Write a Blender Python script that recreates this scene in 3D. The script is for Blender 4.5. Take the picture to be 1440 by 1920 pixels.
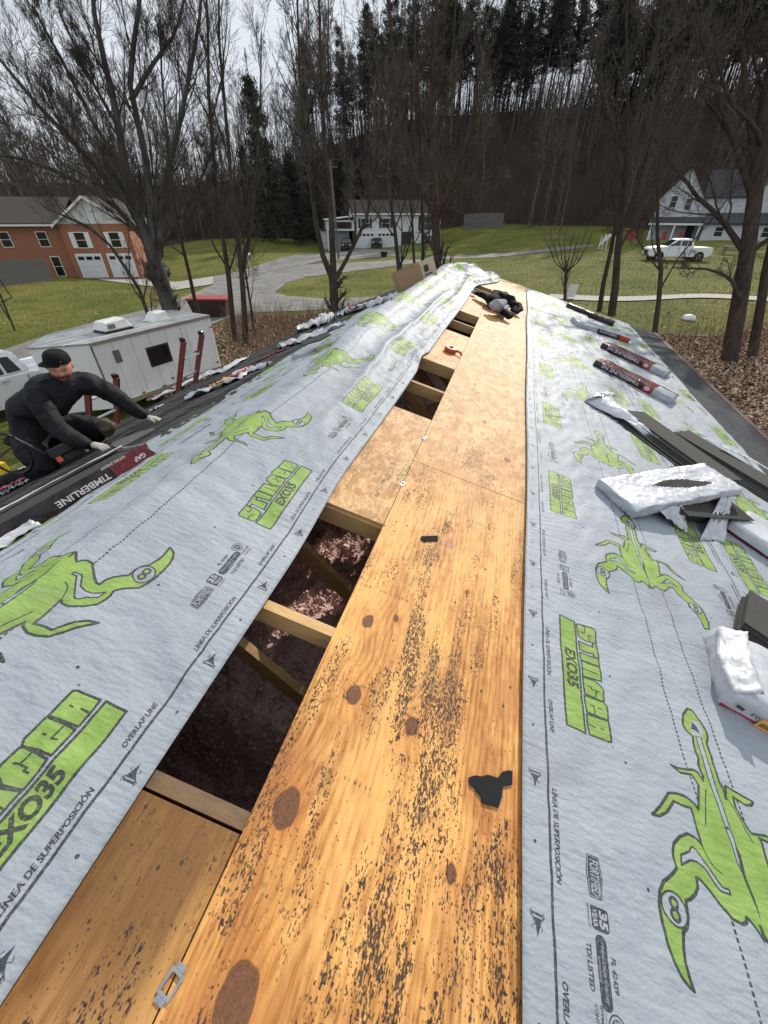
import bpy, bmesh, math, random
import numpy as np
from mathutils import Vector, Matrix
random.seed(7)
for o in list(bpy.data.objects): bpy.data.objects.remove(o)
scene = bpy.context.scene
COL = scene.collection
H = 5.3                                   # camera height over the yard
PITCH = math.radians(36.9); YAW = math.radians(16.08)
# ---------------- camera, light, exposure ----------------
cam_d = bpy.data.cameras.new('camera'); cam = bpy.data.objects.new('camera', cam_d); COL.objects.link(cam)
cam_d.sensor_fit = 'HORIZONTAL'; cam_d.sensor_width = 36; cam_d.lens = 36*746/1440
cam_d.clip_start = .05; cam_d.clip_end = 3000
cam.location = (0, 0, H); cam.rotation_euler = (math.pi/2-PITCH, 0, YAW)
scene.camera = cam
SUN_EL = math.radians(29.5); SUN_AZ = math.radians(13)     # azimuth from +Y towards +X
world = bpy.data.worlds.new('World'); scene.world = world; world.use_nodes = True
wn = world.node_tree; wn.nodes.clear()
w_out = wn.nodes.new('ShaderNodeOutputWorld'); w_bg = wn.nodes.new('ShaderNodeBackground')
w_sky = wn.nodes.new('ShaderNodeTexSky'); w_sky.sky_type = 'NISHITA'; w_sky.sun_disc = False
w_sky.sun_elevation = SUN_EL; w_sky.sun_rotation = SUN_AZ; w_sky.dust_density = 2.5; w_sky.air_density = 1.0; w_sky.ozone_density = 1.5
w_tc = wn.nodes.new('ShaderNodeTexCoord'); w_map = wn.nodes.new('ShaderNodeMapping'); w_map.inputs['Scale'].default_value = (1.6, 1.6, 5)
w_no = wn.nodes.new('ShaderNodeTexNoise'); w_no.inputs['Scale'].default_value = 1.7; w_no.inputs['Detail'].default_value = 7; w_no.inputs['Distortion'].default_value = .4
w_rp = wn.nodes.new('ShaderNodeValToRGB'); w_rp.color_ramp.elements[0].position = .12; w_rp.color_ramp.elements[1].position = .46
w_mx = wn.nodes.new('ShaderNodeMixRGB'); w_mx.inputs[2].default_value = (15.0, 16.2, 17.6, 1)
wn.links.new(w_tc.outputs['Generated'], w_map.inputs['Vector']); wn.links.new(w_map.outputs[0], w_no.inputs['Vector'])
wn.links.new(w_no.outputs['Fac'], w_rp.inputs[0]); wn.links.new(w_rp.outputs[0], w_mx.inputs[0])
wn.links.new(w_sky.outputs[0], w_mx.inputs[1]); wn.links.new(w_mx.outputs[0], w_bg.inputs['Color']); wn.links.new(w_bg.outputs[0], w_out.inputs[0])
w_bg.inputs['Strength'].default_value = .063
sun_d = bpy.data.lights.new('sun', 'SUN'); sun_d.energy = 5.0; sun_d.angle = math.radians(.55); sun_d.color = (1, .94, .84)
sun = bpy.data.objects.new('sun', sun_d); COL.objects.link(sun); sun.location = (10, 40, 40)
SD = Vector((math.sin(SUN_AZ)*math.cos(SUN_EL), math.cos(SUN_AZ)*math.cos(SUN_EL), math.sin(SUN_EL)))
sun.rotation_euler = (-SD).to_track_quat('-Z', 'Y').to_euler()
scene.view_settings.view_transform = 'Standard'; scene.view_settings.look = 'None'
scene.view_settings.exposure = -.27; scene.view_settings.gamma = 1; scene.view_settings.use_curve_mapping = False
scene.render.engine = 'CYCLES'
scene.cycles.max_bounces = 6

# ---------------- helpers ----------------
cp, sp = math.cos(PITCH), math.sin(PITCH); ca, sa = math.cos(YAW), math.sin(YAW)
def ray(u, v):                            # photo pixel -> direction from the photographer
    x = u-720; up = 960-v; fh = 746*cp+up*sp; z = -746*sp+up*cp
    return Vector((x*ca-fh*sa, x*sa+fh*ca, z))
def W(u, v, dist):                        # world point at a horizontal distance
    d = ray(u, v); t = dist/math.hypot(d.x, d.y); return Vector((d.x*t, d.y*t, d.z*t+H))
def RP(u, v, h=0.):                       # point on right slope raised by h
    d = ray(u, v); t = (1.27-h)/(-d.z-.27*d.x); return Vector((d.x*t, d.y*t, d.z*t+H))
def LP(u, v, h=0.):
    d = ray(u, v); t = (-.927+.367*1.27+h)/(d.z-.367*d.x); return Vector((d.x*t, d.y*t, d.z*t+H))
XR = -1.27; ZR = H-.927
def roofz(x): return H-1.27-.27*x if x > XR else ZR-.367*(XR-x)
CR = math.sqrt(1+.27**2); CL = math.sqrt(1+.367**2)
NR = Vector((.27, 0, 1)).normalized(); NL = Vector((-.367, 0, 1)).normalized()
SR = Vector((1, 0, -.27)).normalized(); SL = Vector((-1, 0, -.367)).normalized()
def RS(s, y, h=0.):                       # right slope: s measured along slope from x=0
    return Vector((0, y, H-1.27))+SR*s+NR*h
def LS(w, y, h=0.): return Vector((XR, y, ZR))+SL*w+NL*h

def nz(x, y, seed=0):                     # numpy value noise, 0..1
    xi = np.floor(x).astype(np.int64); yi = np.floor(y).astype(np.int64)
    fx = x-xi; fy = y-yi; fx = fx*fx*(3-2*fx); fy = fy*fy*(3-2*fy)
    def h(a, b):
        n = (a*374761393+b*668265263+seed*1442695041) & 0x7fffffff
        n = ((n ^ (n >> 13))*1274126177) & 0x7fffffff
        return ((n ^ (n >> 16)) & 0xffff)/65535.
    return (h(xi, yi)*(1-fx)+h(xi+1, yi)*fx)*(1-fy)+(h(xi, yi+1)*(1-fx)+h(xi+1, yi+1)*fx)*fy
def fbm(x, y, seed=0, o=4):
    r = 0; a = .5; t = 0
    for i in range(o): r = r+a*nz(x*2**i, y*2**i, seed+i*17); t += a; a *= .5
    return r/t
def ss(a, b, x):
    t = np.clip((x-a)/(b-a), 0, 1); return t*t*(3-2*t)

_mats = {}
def mat(name, col, rough=.8, var=.15, scale=8., bump=0., bscale=60., metal=0., col2=None, stretch=None, spec=.5, emit=None, obj=True, detail=5.):
    if name in _mats: return _mats[name]
    m = bpy.data.materials.new(name); m.use_nodes = True; nt = m.node_tree; b = nt.nodes['Principled BSDF']
    b.inputs['Roughness'].default_value = rough; b.inputs['Metallic'].default_value = metal; b.inputs['Specular IOR Level'].default_value = spec
    tc = nt.nodes.new('ShaderNodeTexCoord'); mp = nt.nodes.new('ShaderNodeMapping')
    if stretch: mp.inputs['Scale'].default_value = stretch
    nt.links.new(tc.outputs['Object'], mp.inputs[0])
    n = nt.nodes.new('ShaderNodeTexNoise'); n.inputs['Scale'].default_value = scale; n.inputs['Detail'].default_value = detail; n.inputs['Roughness'].default_value = .65
    nt.links.new(mp.outputs[0], n.inputs['Vector'])
    r = nt.nodes.new('ShaderNodeValToRGB'); r.color_ramp.elements[0].position = .3; r.color_ramp.elements[1].position = .7
    c2 = col2 or tuple(min(1, c*(1+var)) for c in col); c1 = col if col2 else tuple(c*(1-var) for c in col)
    r.color_ramp.elements[0].color = (*c1, 1); r.color_ramp.elements[1].color = (*c2, 1)
    nt.links.new(n.outputs['Fac'], r.inputs[0]); nt.links.new(r.outputs[0], b.inputs['Base Color'])
    if bump:
        n2 = nt.nodes.new('ShaderNodeTexNoise'); n2.inputs['Scale'].default_value = bscale; n2.inputs['Detail'].default_value = 4
        nt.links.new(mp.outputs[0], n2.inputs['Vector'])
        bp = nt.nodes.new('ShaderNodeBump'); bp.inputs['Strength'].default_value = 1; bp.inputs['Distance'].default_value = bump
        nt.links.new(n2.outputs['Fac'], bp.inputs['Height']); nt.links.new(bp.outputs[0], b.inputs['Normal'])
    _mats[name] = m; return m

def mesh_np(name, verts, faces, mats=(), smooth=False, uvs=None, mi=None):
    """verts (n,3), faces (m,k) same k"""
    verts = np.asarray(verts, dtype=np.float32); faces = np.asarray(faces, dtype=np.int32)
    me = bpy.data.meshes.new(name); n, k = faces.shape
    me.vertices.add(len(verts)); me.vertices.foreach_set('co', verts.ravel())
    me.loops.add(n*k); me.loops.foreach_set('vertex_index', faces.ravel())
    me.polygons.add(n); me.polygons.foreach_set('loop_start', np.arange(0, n*k, k, dtype=np.int32))
    me.polygons.foreach_set('loop_total', np.full(n, k, dtype=np.int32))
    if mi is not None: me.polygons.foreach_set('material_index', np.asarray(mi, dtype=np.int32))
    me.polygons.foreach_set('use_smooth', np.full(n, smooth, dtype=bool))
    if uvs is not None:
        l = me.uv_layers.new(name='UVMap'); l.data.foreach_set('uv', np.asarray(uvs, dtype=np.float32)[faces.ravel()].ravel())
    me.update(calc_edges=True); me.validate()
    for m in mats: me.materials.append(m)
    return me
def grid_np(P, uv=None):
    """P (a,b,3) -> verts, quads, uvs"""
    a, b = P.shape[:2]; i = np.arange(a*b).reshape(a, b)
    f = np.stack([i[:-1, :-1], i[1:, :-1], i[1:, 1:], i[:-1, 1:]], -1).reshape(-1, 4)
    return P.reshape(-1, 3), f, (uv.reshape(-1, 2) if uv is not None else None)

class MB:                                  # collects polygons for one mesh
    def __init__(s): s.v = []; s.f = []; s.m = []
    def add(s, vs, fs, mi=0):
        b = len(s.v); s.v += [tuple(v) for v in vs]; s.f += [tuple(b+i for i in f) for f in fs]; s.m += [mi]*len(fs); return s
    def box(s, c, size, M=None, mi=0):
        x, y, z = (k/2 for k in size); vs = [Vector((a*x, b*y, d*z)) for a in (-1, 1) for b in (-1, 1) for d in (-1, 1)]
        if M is not None: vs = [M @ v for v in vs]
        vs = [v+Vector(c) for v in vs]
        return s.add(vs, [(0, 1, 3, 2), (4, 6, 7, 5), (0, 4, 5, 1), (2, 3, 7, 6), (0, 2, 6, 4), (1, 5, 7, 3)], mi)
    def fbox(s, o, ex, ey, ez, mi=0):      # box from a corner and three edge vectors
        o = Vector(o); ex = Vector(ex); ey = Vector(ey); ez = Vector(ez)
        vs = [o+a*ex+b*ey+d*ez for a in (0, 1) for b in (0, 1) for d in (0, 1)]
        return s.add(vs, [(0, 1, 3, 2), (4, 6, 7, 5), (0, 4, 5, 1), (2, 3, 7, 6), (0, 2, 6, 4), (1, 5, 7, 3)], mi)
    def quad(s, a, b, c, d, mi=0): return s.add([a, b, c, d], [(0, 1, 2, 3)], mi)
    def tube(s, pts, rad, k=6, mi=0, cap=True):
        pts = [Vector(p) for p in pts]; n = len(pts)
        if not hasattr(rad, '__len__'): rad = [rad]*n
        vs = []; up = None
        for i in range(n):
            t = (pts[min(i+1, n-1)]-pts[max(i-1, 0)]).normalized()
            if up is None:
                up = Vector((0, 0, 1)) if abs(t.z) < .9 else Vector((1, 0, 0))
            a = t.cross(up).normalized(); b = a.cross(t).normalized(); up = b
            for j in range(k):
                q = 2*math.pi*j/k; vs.append(pts[i]+a*math.cos(q)*rad[i]+b*math.sin(q)*rad[i])
        fs = [(i*k+j, i*k+(j+1) % k, (i+1)*k+(j+1) % k, (i+1)*k+j) for i in range(n-1) for j in range(k)]
        if cap: fs += [tuple(range(k-1, -1, -1)), tuple((n-1)*k+j for j in range(k))]
        return s.add(vs, fs, mi)
    def prism(s, poly, d, mi=0):           # polygon (3D points) extruded by vector d
        poly = [Vector(p) for p in poly]; n = len(poly); d = Vector(d)
        return s.add(poly+[p+d for p in poly], [tuple(range(n-1, -1, -1)), tuple(range(n, 2*n))]+[(i, (i+1) % n, n+(i+1) % n, n+i) for i in range(n)], mi)
    def cyl(s, a, b, r, k=16, mi=0): return s.tube([a, b], r, k, mi)
    def build(s, name, mats, parent=None, smooth=False, bevel=0, label=None):
        org = parent['_o'] if parent is not None and '_o' in parent else (0, 0, 0)
        me = bpy.data.meshes.new(name); me.from_pydata([(x-org[0], y-org[1], z-org[2]) for x, y, z in s.v], [], s.f)
        if not isinstance(mats, (list, tuple)): mats = [mats]
        for m in mats: me.materials.append(m)
        if len(mats) > 1: me.polygons.foreach_set('material_index', s.m)
        bm = bmesh.new(); bm.from_mesh(me); bmesh.ops.recalc_face_normals(bm, faces=bm.faces)
        if bevel: bmesh.ops.bevel(bm, geom=list(bm.edges), offset=bevel, segments=1, affect='EDGES', clamp_overlap=True)
        bm.to_mesh(me); bm.free()
        if smooth: me.polygons.foreach_set('use_smooth', [True]*len(me.polygons))
        me.update()
        return link(name, me, parent, label)
def link(name, me, parent=None, label=None):
    o = bpy.data.objects.new(name, me); COL.objects.link(o)
    if parent is not None: o.parent = parent
    if label: o['label'] = label
    return o
def thing(name, label, cat, loc=(0, 0, 0), group=None):
    o = bpy.data.objects.new(name, None); COL.objects.link(o); o.location = loc; o.empty_display_size = .1
    o['label'] = label; o['category'] = cat; o['_o'] = tuple(loc)
    if group: o['group'] = group
    return o
def tag(o, label=None, cat=None, group=None, kind=None):
    if label: o['label'] = label
    if cat: o['category'] = cat
    if group: o['group'] = group
    if kind: o['kind'] = kind
    return o
def sub(o):                                # let a part parent sub-parts in the same coordinates
    o['_o'] = tuple(o.parent['_o']) if o.parent and '_o' in o.parent else (0, 0, 0); return o
def np_part(name, me, parent):             # numpy mesh built in world coordinates
    org = np.array(parent['_o'], dtype=np.float32) if parent is not None and '_o' in parent else np.zeros(3, np.float32)
    if org.any():
        co = np.empty(len(me.vertices)*3, np.float32); me.vertices.foreach_get('co', co)
        me.vertices.foreach_set('co', (co.reshape(-1, 3)-org).ravel()); me.update()
    return link(name, me, parent)
def set_uv(o, fn):
    me = o.data; l = me.uv_layers.new(name='UVMap'); 
    for lp in me.loops: l.data[lp.index].uv = fn(me.vertices[lp.vertex_index].co)

# ---------------- rasteriser for the printed roofing sheet ----------------
def fill(img, poly, val, px):
    P = np.asarray(poly, float)*px; h, w = img.shape
    y0 = max(0, int(P[:, 1].min())); y1 = min(h-1, int(P[:, 1].max())+1)
    X1, Y1 = P[:, 0], P[:, 1]; X2, Y2 = np.roll(X1, -1), np.roll(Y1, -1)
    for y in range(y0, y1+1):
        yc = y+.5; m = (Y1 <= yc) != (Y2 <= yc)
        if not m.any(): continue
        xs = np.sort(X1[m]+(yc-Y1[m])*(X2[m]-X1[m])/(Y2[m]-Y1[m]))
        for a, b in zip(xs[::2], xs[1::2]):
            a = int(round(a)); b = int(round(b))
            if b > a:
                if a < 0: img[y, (np.arange(a, b)) % w] = val
                elif b > w: img[y, (np.arange(a, b)) % w] = val
                else: img[y, a:b] = val
def disc(c, r, n=20, ry=None, rot=0):
    ry = ry or r; return [(c[0]+r*math.cos(t)*math.cos(rot)-ry*math.sin(t)*math.sin(rot), c[1]+r*math.cos(t)*math.sin(rot)+ry*math.sin(t)*math.cos(rot)) for t in [2*math.pi*i/n for i in range(n)]]
def stroke(img, pts, wd, val, px, closed=False):
    pts = list(pts)+([pts[0]] if closed else [])
    for (a, b) in zip(pts, pts[1:]):
        dx, dy = b[0]-a[0], b[1]-a[1]; L = math.hypot(dx, dy) or 1; nx, ny = -dy/L*wd/2, dx/L*wd/2
        fill(img, [(a[0]+nx, a[1]+ny), (b[0]+nx, b[1]+ny), (b[0]-nx, b[1]-ny), (a[0]-nx, a[1]-ny)], val, px)
    for p in pts: fill(img, disc(p, wd/2, 8), val, px)
def text_tris(txt, x0, y0, wdt, hgt, slant=0., bold=0.):
    """triangles of a text fitted into a box (mm)"""
    cu = bpy.data.curves.new('t', 'FONT'); cu.body = txt; cu.offset = bold; cu.resolution_u = 3
    o = bpy.data.objects.new('t', cu); COL.objects.link(o)
    dg = bpy.context.evaluated_depsgraph_get(); me = bpy.data.meshes.new_from_object(o.evaluated_get(dg)); me.calc_loop_triangles()
    co = np.array([v.co[:2] for v in me.vertices]); lo = co.min(0); hi = co.max(0)
    if hgt is None: hgt = wdt*(hi-lo)[1]/(hi-lo)[0]
    co = (co-lo)/(hi-lo)*np.array([wdt-slant*hgt, hgt]); co[:, 0] += co[:, 1]*slant
    co += np.array([x0, y0]); tr = [[tuple(co[i]) for i in t.vertices] for t in me.loop_triangles]
    bpy.data.objects.remove(o); bpy.data.curves.remove(cu); bpy.data.meshes.remove(me); return tr
def text(img, txt, x0, y0, wdt, hgt, val, px, slant=0., bold=0., flip=None):
    for t in text_tris(txt, x0, y0, wdt, hgt, slant, bold):
        fill(img, t, val, px); 
def image_from(name, arr, alpha=None):
    h, w = arr.shape[:2]; im = bpy.data.images.new(name, w, h, alpha=False); im.colorspace_settings.name = 'Non-Color' if alpha == 'data' else 'sRGB'
    out = np.ones((h, w, 4), np.float32); out[..., :3] = arr; im.pixels.foreach_set(out.ravel()); im.update(); im.pack(); return im

TR = {"body":[[264,638],[299,611],[338,599],[358,605],[372,626],[399,618],[427,616],[449,620],[469,613],[491,613],[503,617],[520,611],[501,601],[496,587],[507,559],[515,525],[514,501],[528,529],[517,573],[542,587],[588,569],[622,558],[610,551],[599,525],[600,496],[610,466],[663,422],[697,388],[691,413],[670,443],[629,476],[631,502],[627,534],[656,533],[700,535],[717,536],[707,522],[705,496],[722,467],[748,441],[771,432],[786,430],[805,434],[833,404],[850,383],[874,369],[901,362],[935,361],[971,363],[999,371],[1020,385],[1031,401],[1035,412],[1021,408],[992,404],[957,409],[937,414],[924,428],[903,437],[872,438],[861,456],[846,474],[829,486],[807,489],[808,500],[822,520],[842,543],[852,556],[865,568],[868,591],[861,604],[848,611],[858,623],[882,644],[855,644],[883,653],[870,668],[856,674],[850,689],[852,678],[860,704],[860,727],[817,762],[801,788],[843,801],[874,840],[908,837],[941,866],[970,878],[1021,876],[1008,904],[961,919],[914,915],[877,910],[834,878],[801,842],[764,846],[735,828],[715,786],[725,754],[746,734],[709,741],[641,751],[629,746],[632,798],[676,826],[702,884],[677,850],[621,806],[614,773],[625,725],[598,711],[566,700],[533,706],[544,739],[539,759],[524,773],[513,715],[506,691],[551,674],[516,683],[502,670],[475,671],[447,671],[422,676],[377,674],[351,687],[331,687],[294,672],[264,655]],"hole":[[768,457],[752,484],[738,494],[735,503],[740,512],[770,538],[802,565],[802,583],[812,583],[813,558],[804,547],[775,524],[769,502],[772,481],[792,452]],"hole2":[[810,717],[791,741],[749,771],[763,794],[792,821],[779,806],[771,780],[790,751]],"strip":[[364,638],[431,637],[497,633],[561,637],[641,636],[682,639],[721,637],[742,641],[701,653],[675,653],[642,652],[573,653],[496,651],[429,656],[362,658]],"spike":[[669,651],[703,647],[741,642],[792,647],[848,651],[797,655],[748,652],[699,660]],"bulb":[[309,641],[340,624],[365,626],[361,660],[336,675],[304,666]],"bulbd":[[315,639],[343,627],[348,658],[329,653]],"l1":[[544,613],[582,595],[655,570]],"l2":[[505,669],[539,678],[597,701],[649,716]],"l3":[[710,532],[747,546],[762,557],[771,576]],"l4":[[771,706],[750,733],[726,758]],"l5":[[810,698],[807,723],[749,771]],"bar":[[57,151],[57,217],[528,211],[525,148]],"S":[[68,224],[61,232],[59,292],[71,302],[131,300],[130,276],[136,268],[133,241],[126,226]],"T":[[150,226],[152,284],[135,283],[131,300],[199,302],[199,283],[185,282],[190,261],[189,228]],"I":[[203,225],[200,301],[234,301],[236,226]],"N":[[241,226],[239,299],[298,300],[303,265],[312,224]],"G":[[314,224],[307,267],[320,295],[334,302],[373,299],[380,293],[379,266],[377,226],[354,224]],"E":[[385,224],[384,260],[379,297],[392,306],[447,301],[449,253],[448,224]],"R":[[456,223],[450,300],[519,300],[524,290],[524,254],[525,225],[493,222]],"s":[[[64,250],[68,259],[99,254],[97,242]],[[102,281],[102,270],[128,273]],[[276,226],[275,283]],[[343,241],[343,254],[350,252],[350,271],[347,282]],[[350,271],[379,266]],[[416,241],[413,253],[446,253]],[[415,270],[415,279]],[[490,224],[491,248]],[[487,269],[488,278]]],"fort":[[859,175],[860,206],[901,212],[946,206],[947,176],[903,170]]}
TL, RW = 1244, 1280                        # print repeat and roll width, mm
PX = 1.7
def make_print():
    h, w = int(RW*PX), int(TL*PX); G = np.zeros((h, w), np.float32); K = np.zeros((h, w), np.float32); B = np.zeros((h, w), np.float32)
    def g(p): fill(G, p, 1, PX); fill(K, p, 0, PX); fill(B, p, 0, PX)
    def k(p): fill(K, p, 1, PX)
    def bare(p): fill(G, p, 0, PX); fill(K, p, 0, PX)
    def half():
        # overlap line, hazard marks, nailing dots
        fill(K, [(0, 74.5), (TL, 74.5), (TL, 81.5), (0, 81.5)], 1, PX)
        for i in range(4):
            cx = 727+i*311
            m = [(cx-17, 22), (cx-17, 52), (cx-9, 56), (cx-4, 50), (cx+2, 47), (cx+10, 44), (cx+26, 38), (cx+10, 35), (cx+4, 33), (cx-3, 27), (cx-9, 23)]
            for q in (m,): fill(K, q, 1, PX)
            fill(K, [(cx-12, 26), (cx-8, 26), (cx-8, 52), (cx-12, 52)], 0, PX)
            for s_ in (-1, 1):
                stroke(K, [(cx-4, 38+s_*8), (cx-12, 38+s_*19), (cx-20, 38+s_*16)], 2, 1, PX); stroke(K, [(cx+4, 38+s_*6), (cx+8, 38+s_*14), (cx+14, 38+s_*10)], 1.6, 1, PX)
            fill(K, disc((cx+155, 36), 4.5, 14), 1, PX); fill(K, disc((cx+155, 336), 4.5, 14), 1, PX)
        text(K, 'OVERLAP LINE', 454, 92, 118, 14, 1, PX, .15, .05)
        text(K, 'LÍNEA DE SUPERPOSICIÓN', 735, 90, 215, 18, 1, PX, .15, .02)
        text(K, 'LÍNEA DE SUPERPOSICIÓN', 736.2, 90, 215, 18, 1, PX, .15, .02); text(K, 'LÍNEA DE SUPERPOSICIÓN', 151.2, 90, 215, 18, 1, PX, .15, .02)
        text(K, 'OVERLAP LINE', 1112, 92, 118, 14, 1, PX, .15, .05)
        text(K, 'LÍNEA DE SUPERPOSICIÓN', 150, 90, 215, 18, 1, PX, .15, .02)
        # word mark
        g(TR['bar']); stroke(K, TR['bar'], 7, 1, PX, True)
        for c in 'STINGER': g(TR[c])
        for c in 'STINGER': stroke(K, TR[c], 6.5, 1, PX, True)
        for q in TR['s']: stroke(K, q, 5, 1, PX)
        text(K, 'EXO35', 205, 163, 170, 44, 1, PX, .12, .045)
        fill(K, disc((536, 300), 3.5, 10), .8, PX)
        # badges
        f = TR['fort']; fill(K, f, 1, PX)
        cx = sum(p[0] for p in f)/6; cy = sum(p[1] for p in f)/6
        stroke(K, [((p[0]-cx)*.93+cx, (p[1]-cy)*.82+cy) for p in f], 1.4, 0, PX, True)
        text(K, 'FORTIFIED', 868, 181, 74, 22, 0, PX, .1, .02)
        fill(K, [(962, 175), (1000, 175), (1004, 180), (1004, 213), (999, 218), (965, 218), (961, 213), (961, 179)], 1, PX)
        text(K, '35', 966, 194, 34, 21, 0, PX, .05, .04); text(K, 'YEAR', 966, 178, 34, 12, 0, PX, 0, .02)
        text(K, 'WARRANTY', 960, 165, 44, 6, 1, PX, 0, .03)
        for a in range(1024, 1118, 2): fill(K, disc((a, 193), 14, 14), 1, PX)
        text(K, 'Miami-Dade County', 1022, 190, 96, 10, 0, PX, .1, .0); text(K, 'APPROVED', 1048, 182, 40, 5, 0, PX, 0, 0)
        text(K, 'FL 42439', 1040, 214, 58, 12, 1, PX, .1, .045); text(K, 'TDI LISTED', 1032, 155, 78, 13, 1, PX, .1, .045)
        c = (1148, 212); stroke(K, disc(c, 19, 24), 3, 1, PX, True); fill(K, disc(c, 13.5), 1, PX); text(K, 'ETL', 1137.5, 206, 21, 12, 0, PX, 0, .02)
        fill(K, [(1122, 187), (1176, 187), (1176, 188.5), (1122, 188.5)], 1, PX)
        text(K, 'Intertek', 1124, 176, 50, 9, 1, PX, 0, .03); text(K, 'CONTROL', 1126, 163, 46, 8, 1, PX, 0, .03)
    half()
    # the lower half is the same print turned by half a turn
    hh = h//2
    G[h-hh:] = np.roll(G[:hh][::-1, ::-1], int(560*PX), 1); K[h-hh:] = np.roll(K[:hh][::-1, ::-1], int(560*PX), 1)
    for v in (565, 715):
        for a in range(0, TL, 15): fill(K, [(a, v-3.4), (a+10, v-3.4), (a+10, v+3.4), (a, v+3.4)], 1, PX)
    for a in range(0, TL, 26): fill(K, [(a, 639), (a+13, 639), (a+13, 640.6), (a, 640.6)], .8, PX)
    # scorpion emblem
    bd = TR['body']; g(bd); stroke(K, bd, 8, 1, PX, True)
    for n_ in ('hole', 'hole2'): bare(TR[n_]); stroke(K, TR[n_], 5.5, 1, PX, True)
    bare(TR['strip']); stroke(K, TR['strip'], 4, 1, PX, True); k(TR['spike'])
    bare(TR['bulb']); k(TR['bulbd'])
    fill(K, disc((640, 643), 5, 10), 1, PX)
    for n_ in ('l1', 'l2', 'l3', 'l4', 'l5'): stroke(K, TR[n_], 4, 1, PX)
    def ball(c, r):
        fill(K, disc(c, r+3), 1, PX); fill(G, disc(c, r-2), 0, PX); fill(K, disc(c, r-2), 0, PX)
        for d_, r_ in ((-.34, .42), (.36, .46)):
            cc = (c[0]+d_*r, c[1]); fill(K, disc(cc, r*r_), 1, PX)
        for d_, r_ in ((-.34, .2), (.36, .22)):
            cc = (c[0]+d_*r, c[1]); fill(K, disc(cc, r*r_), 0, PX); fill(G, disc(cc, r*r_), 1, PX)
    ball((898, 402), 33); ball((898, 872), 31)
    A = np.zeros((h, w, 3), np.float32); A[..., 0] = G; A[..., 1] = K
    return image_from('sheet_print', A, 'data')
PRINT = make_print()
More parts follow.
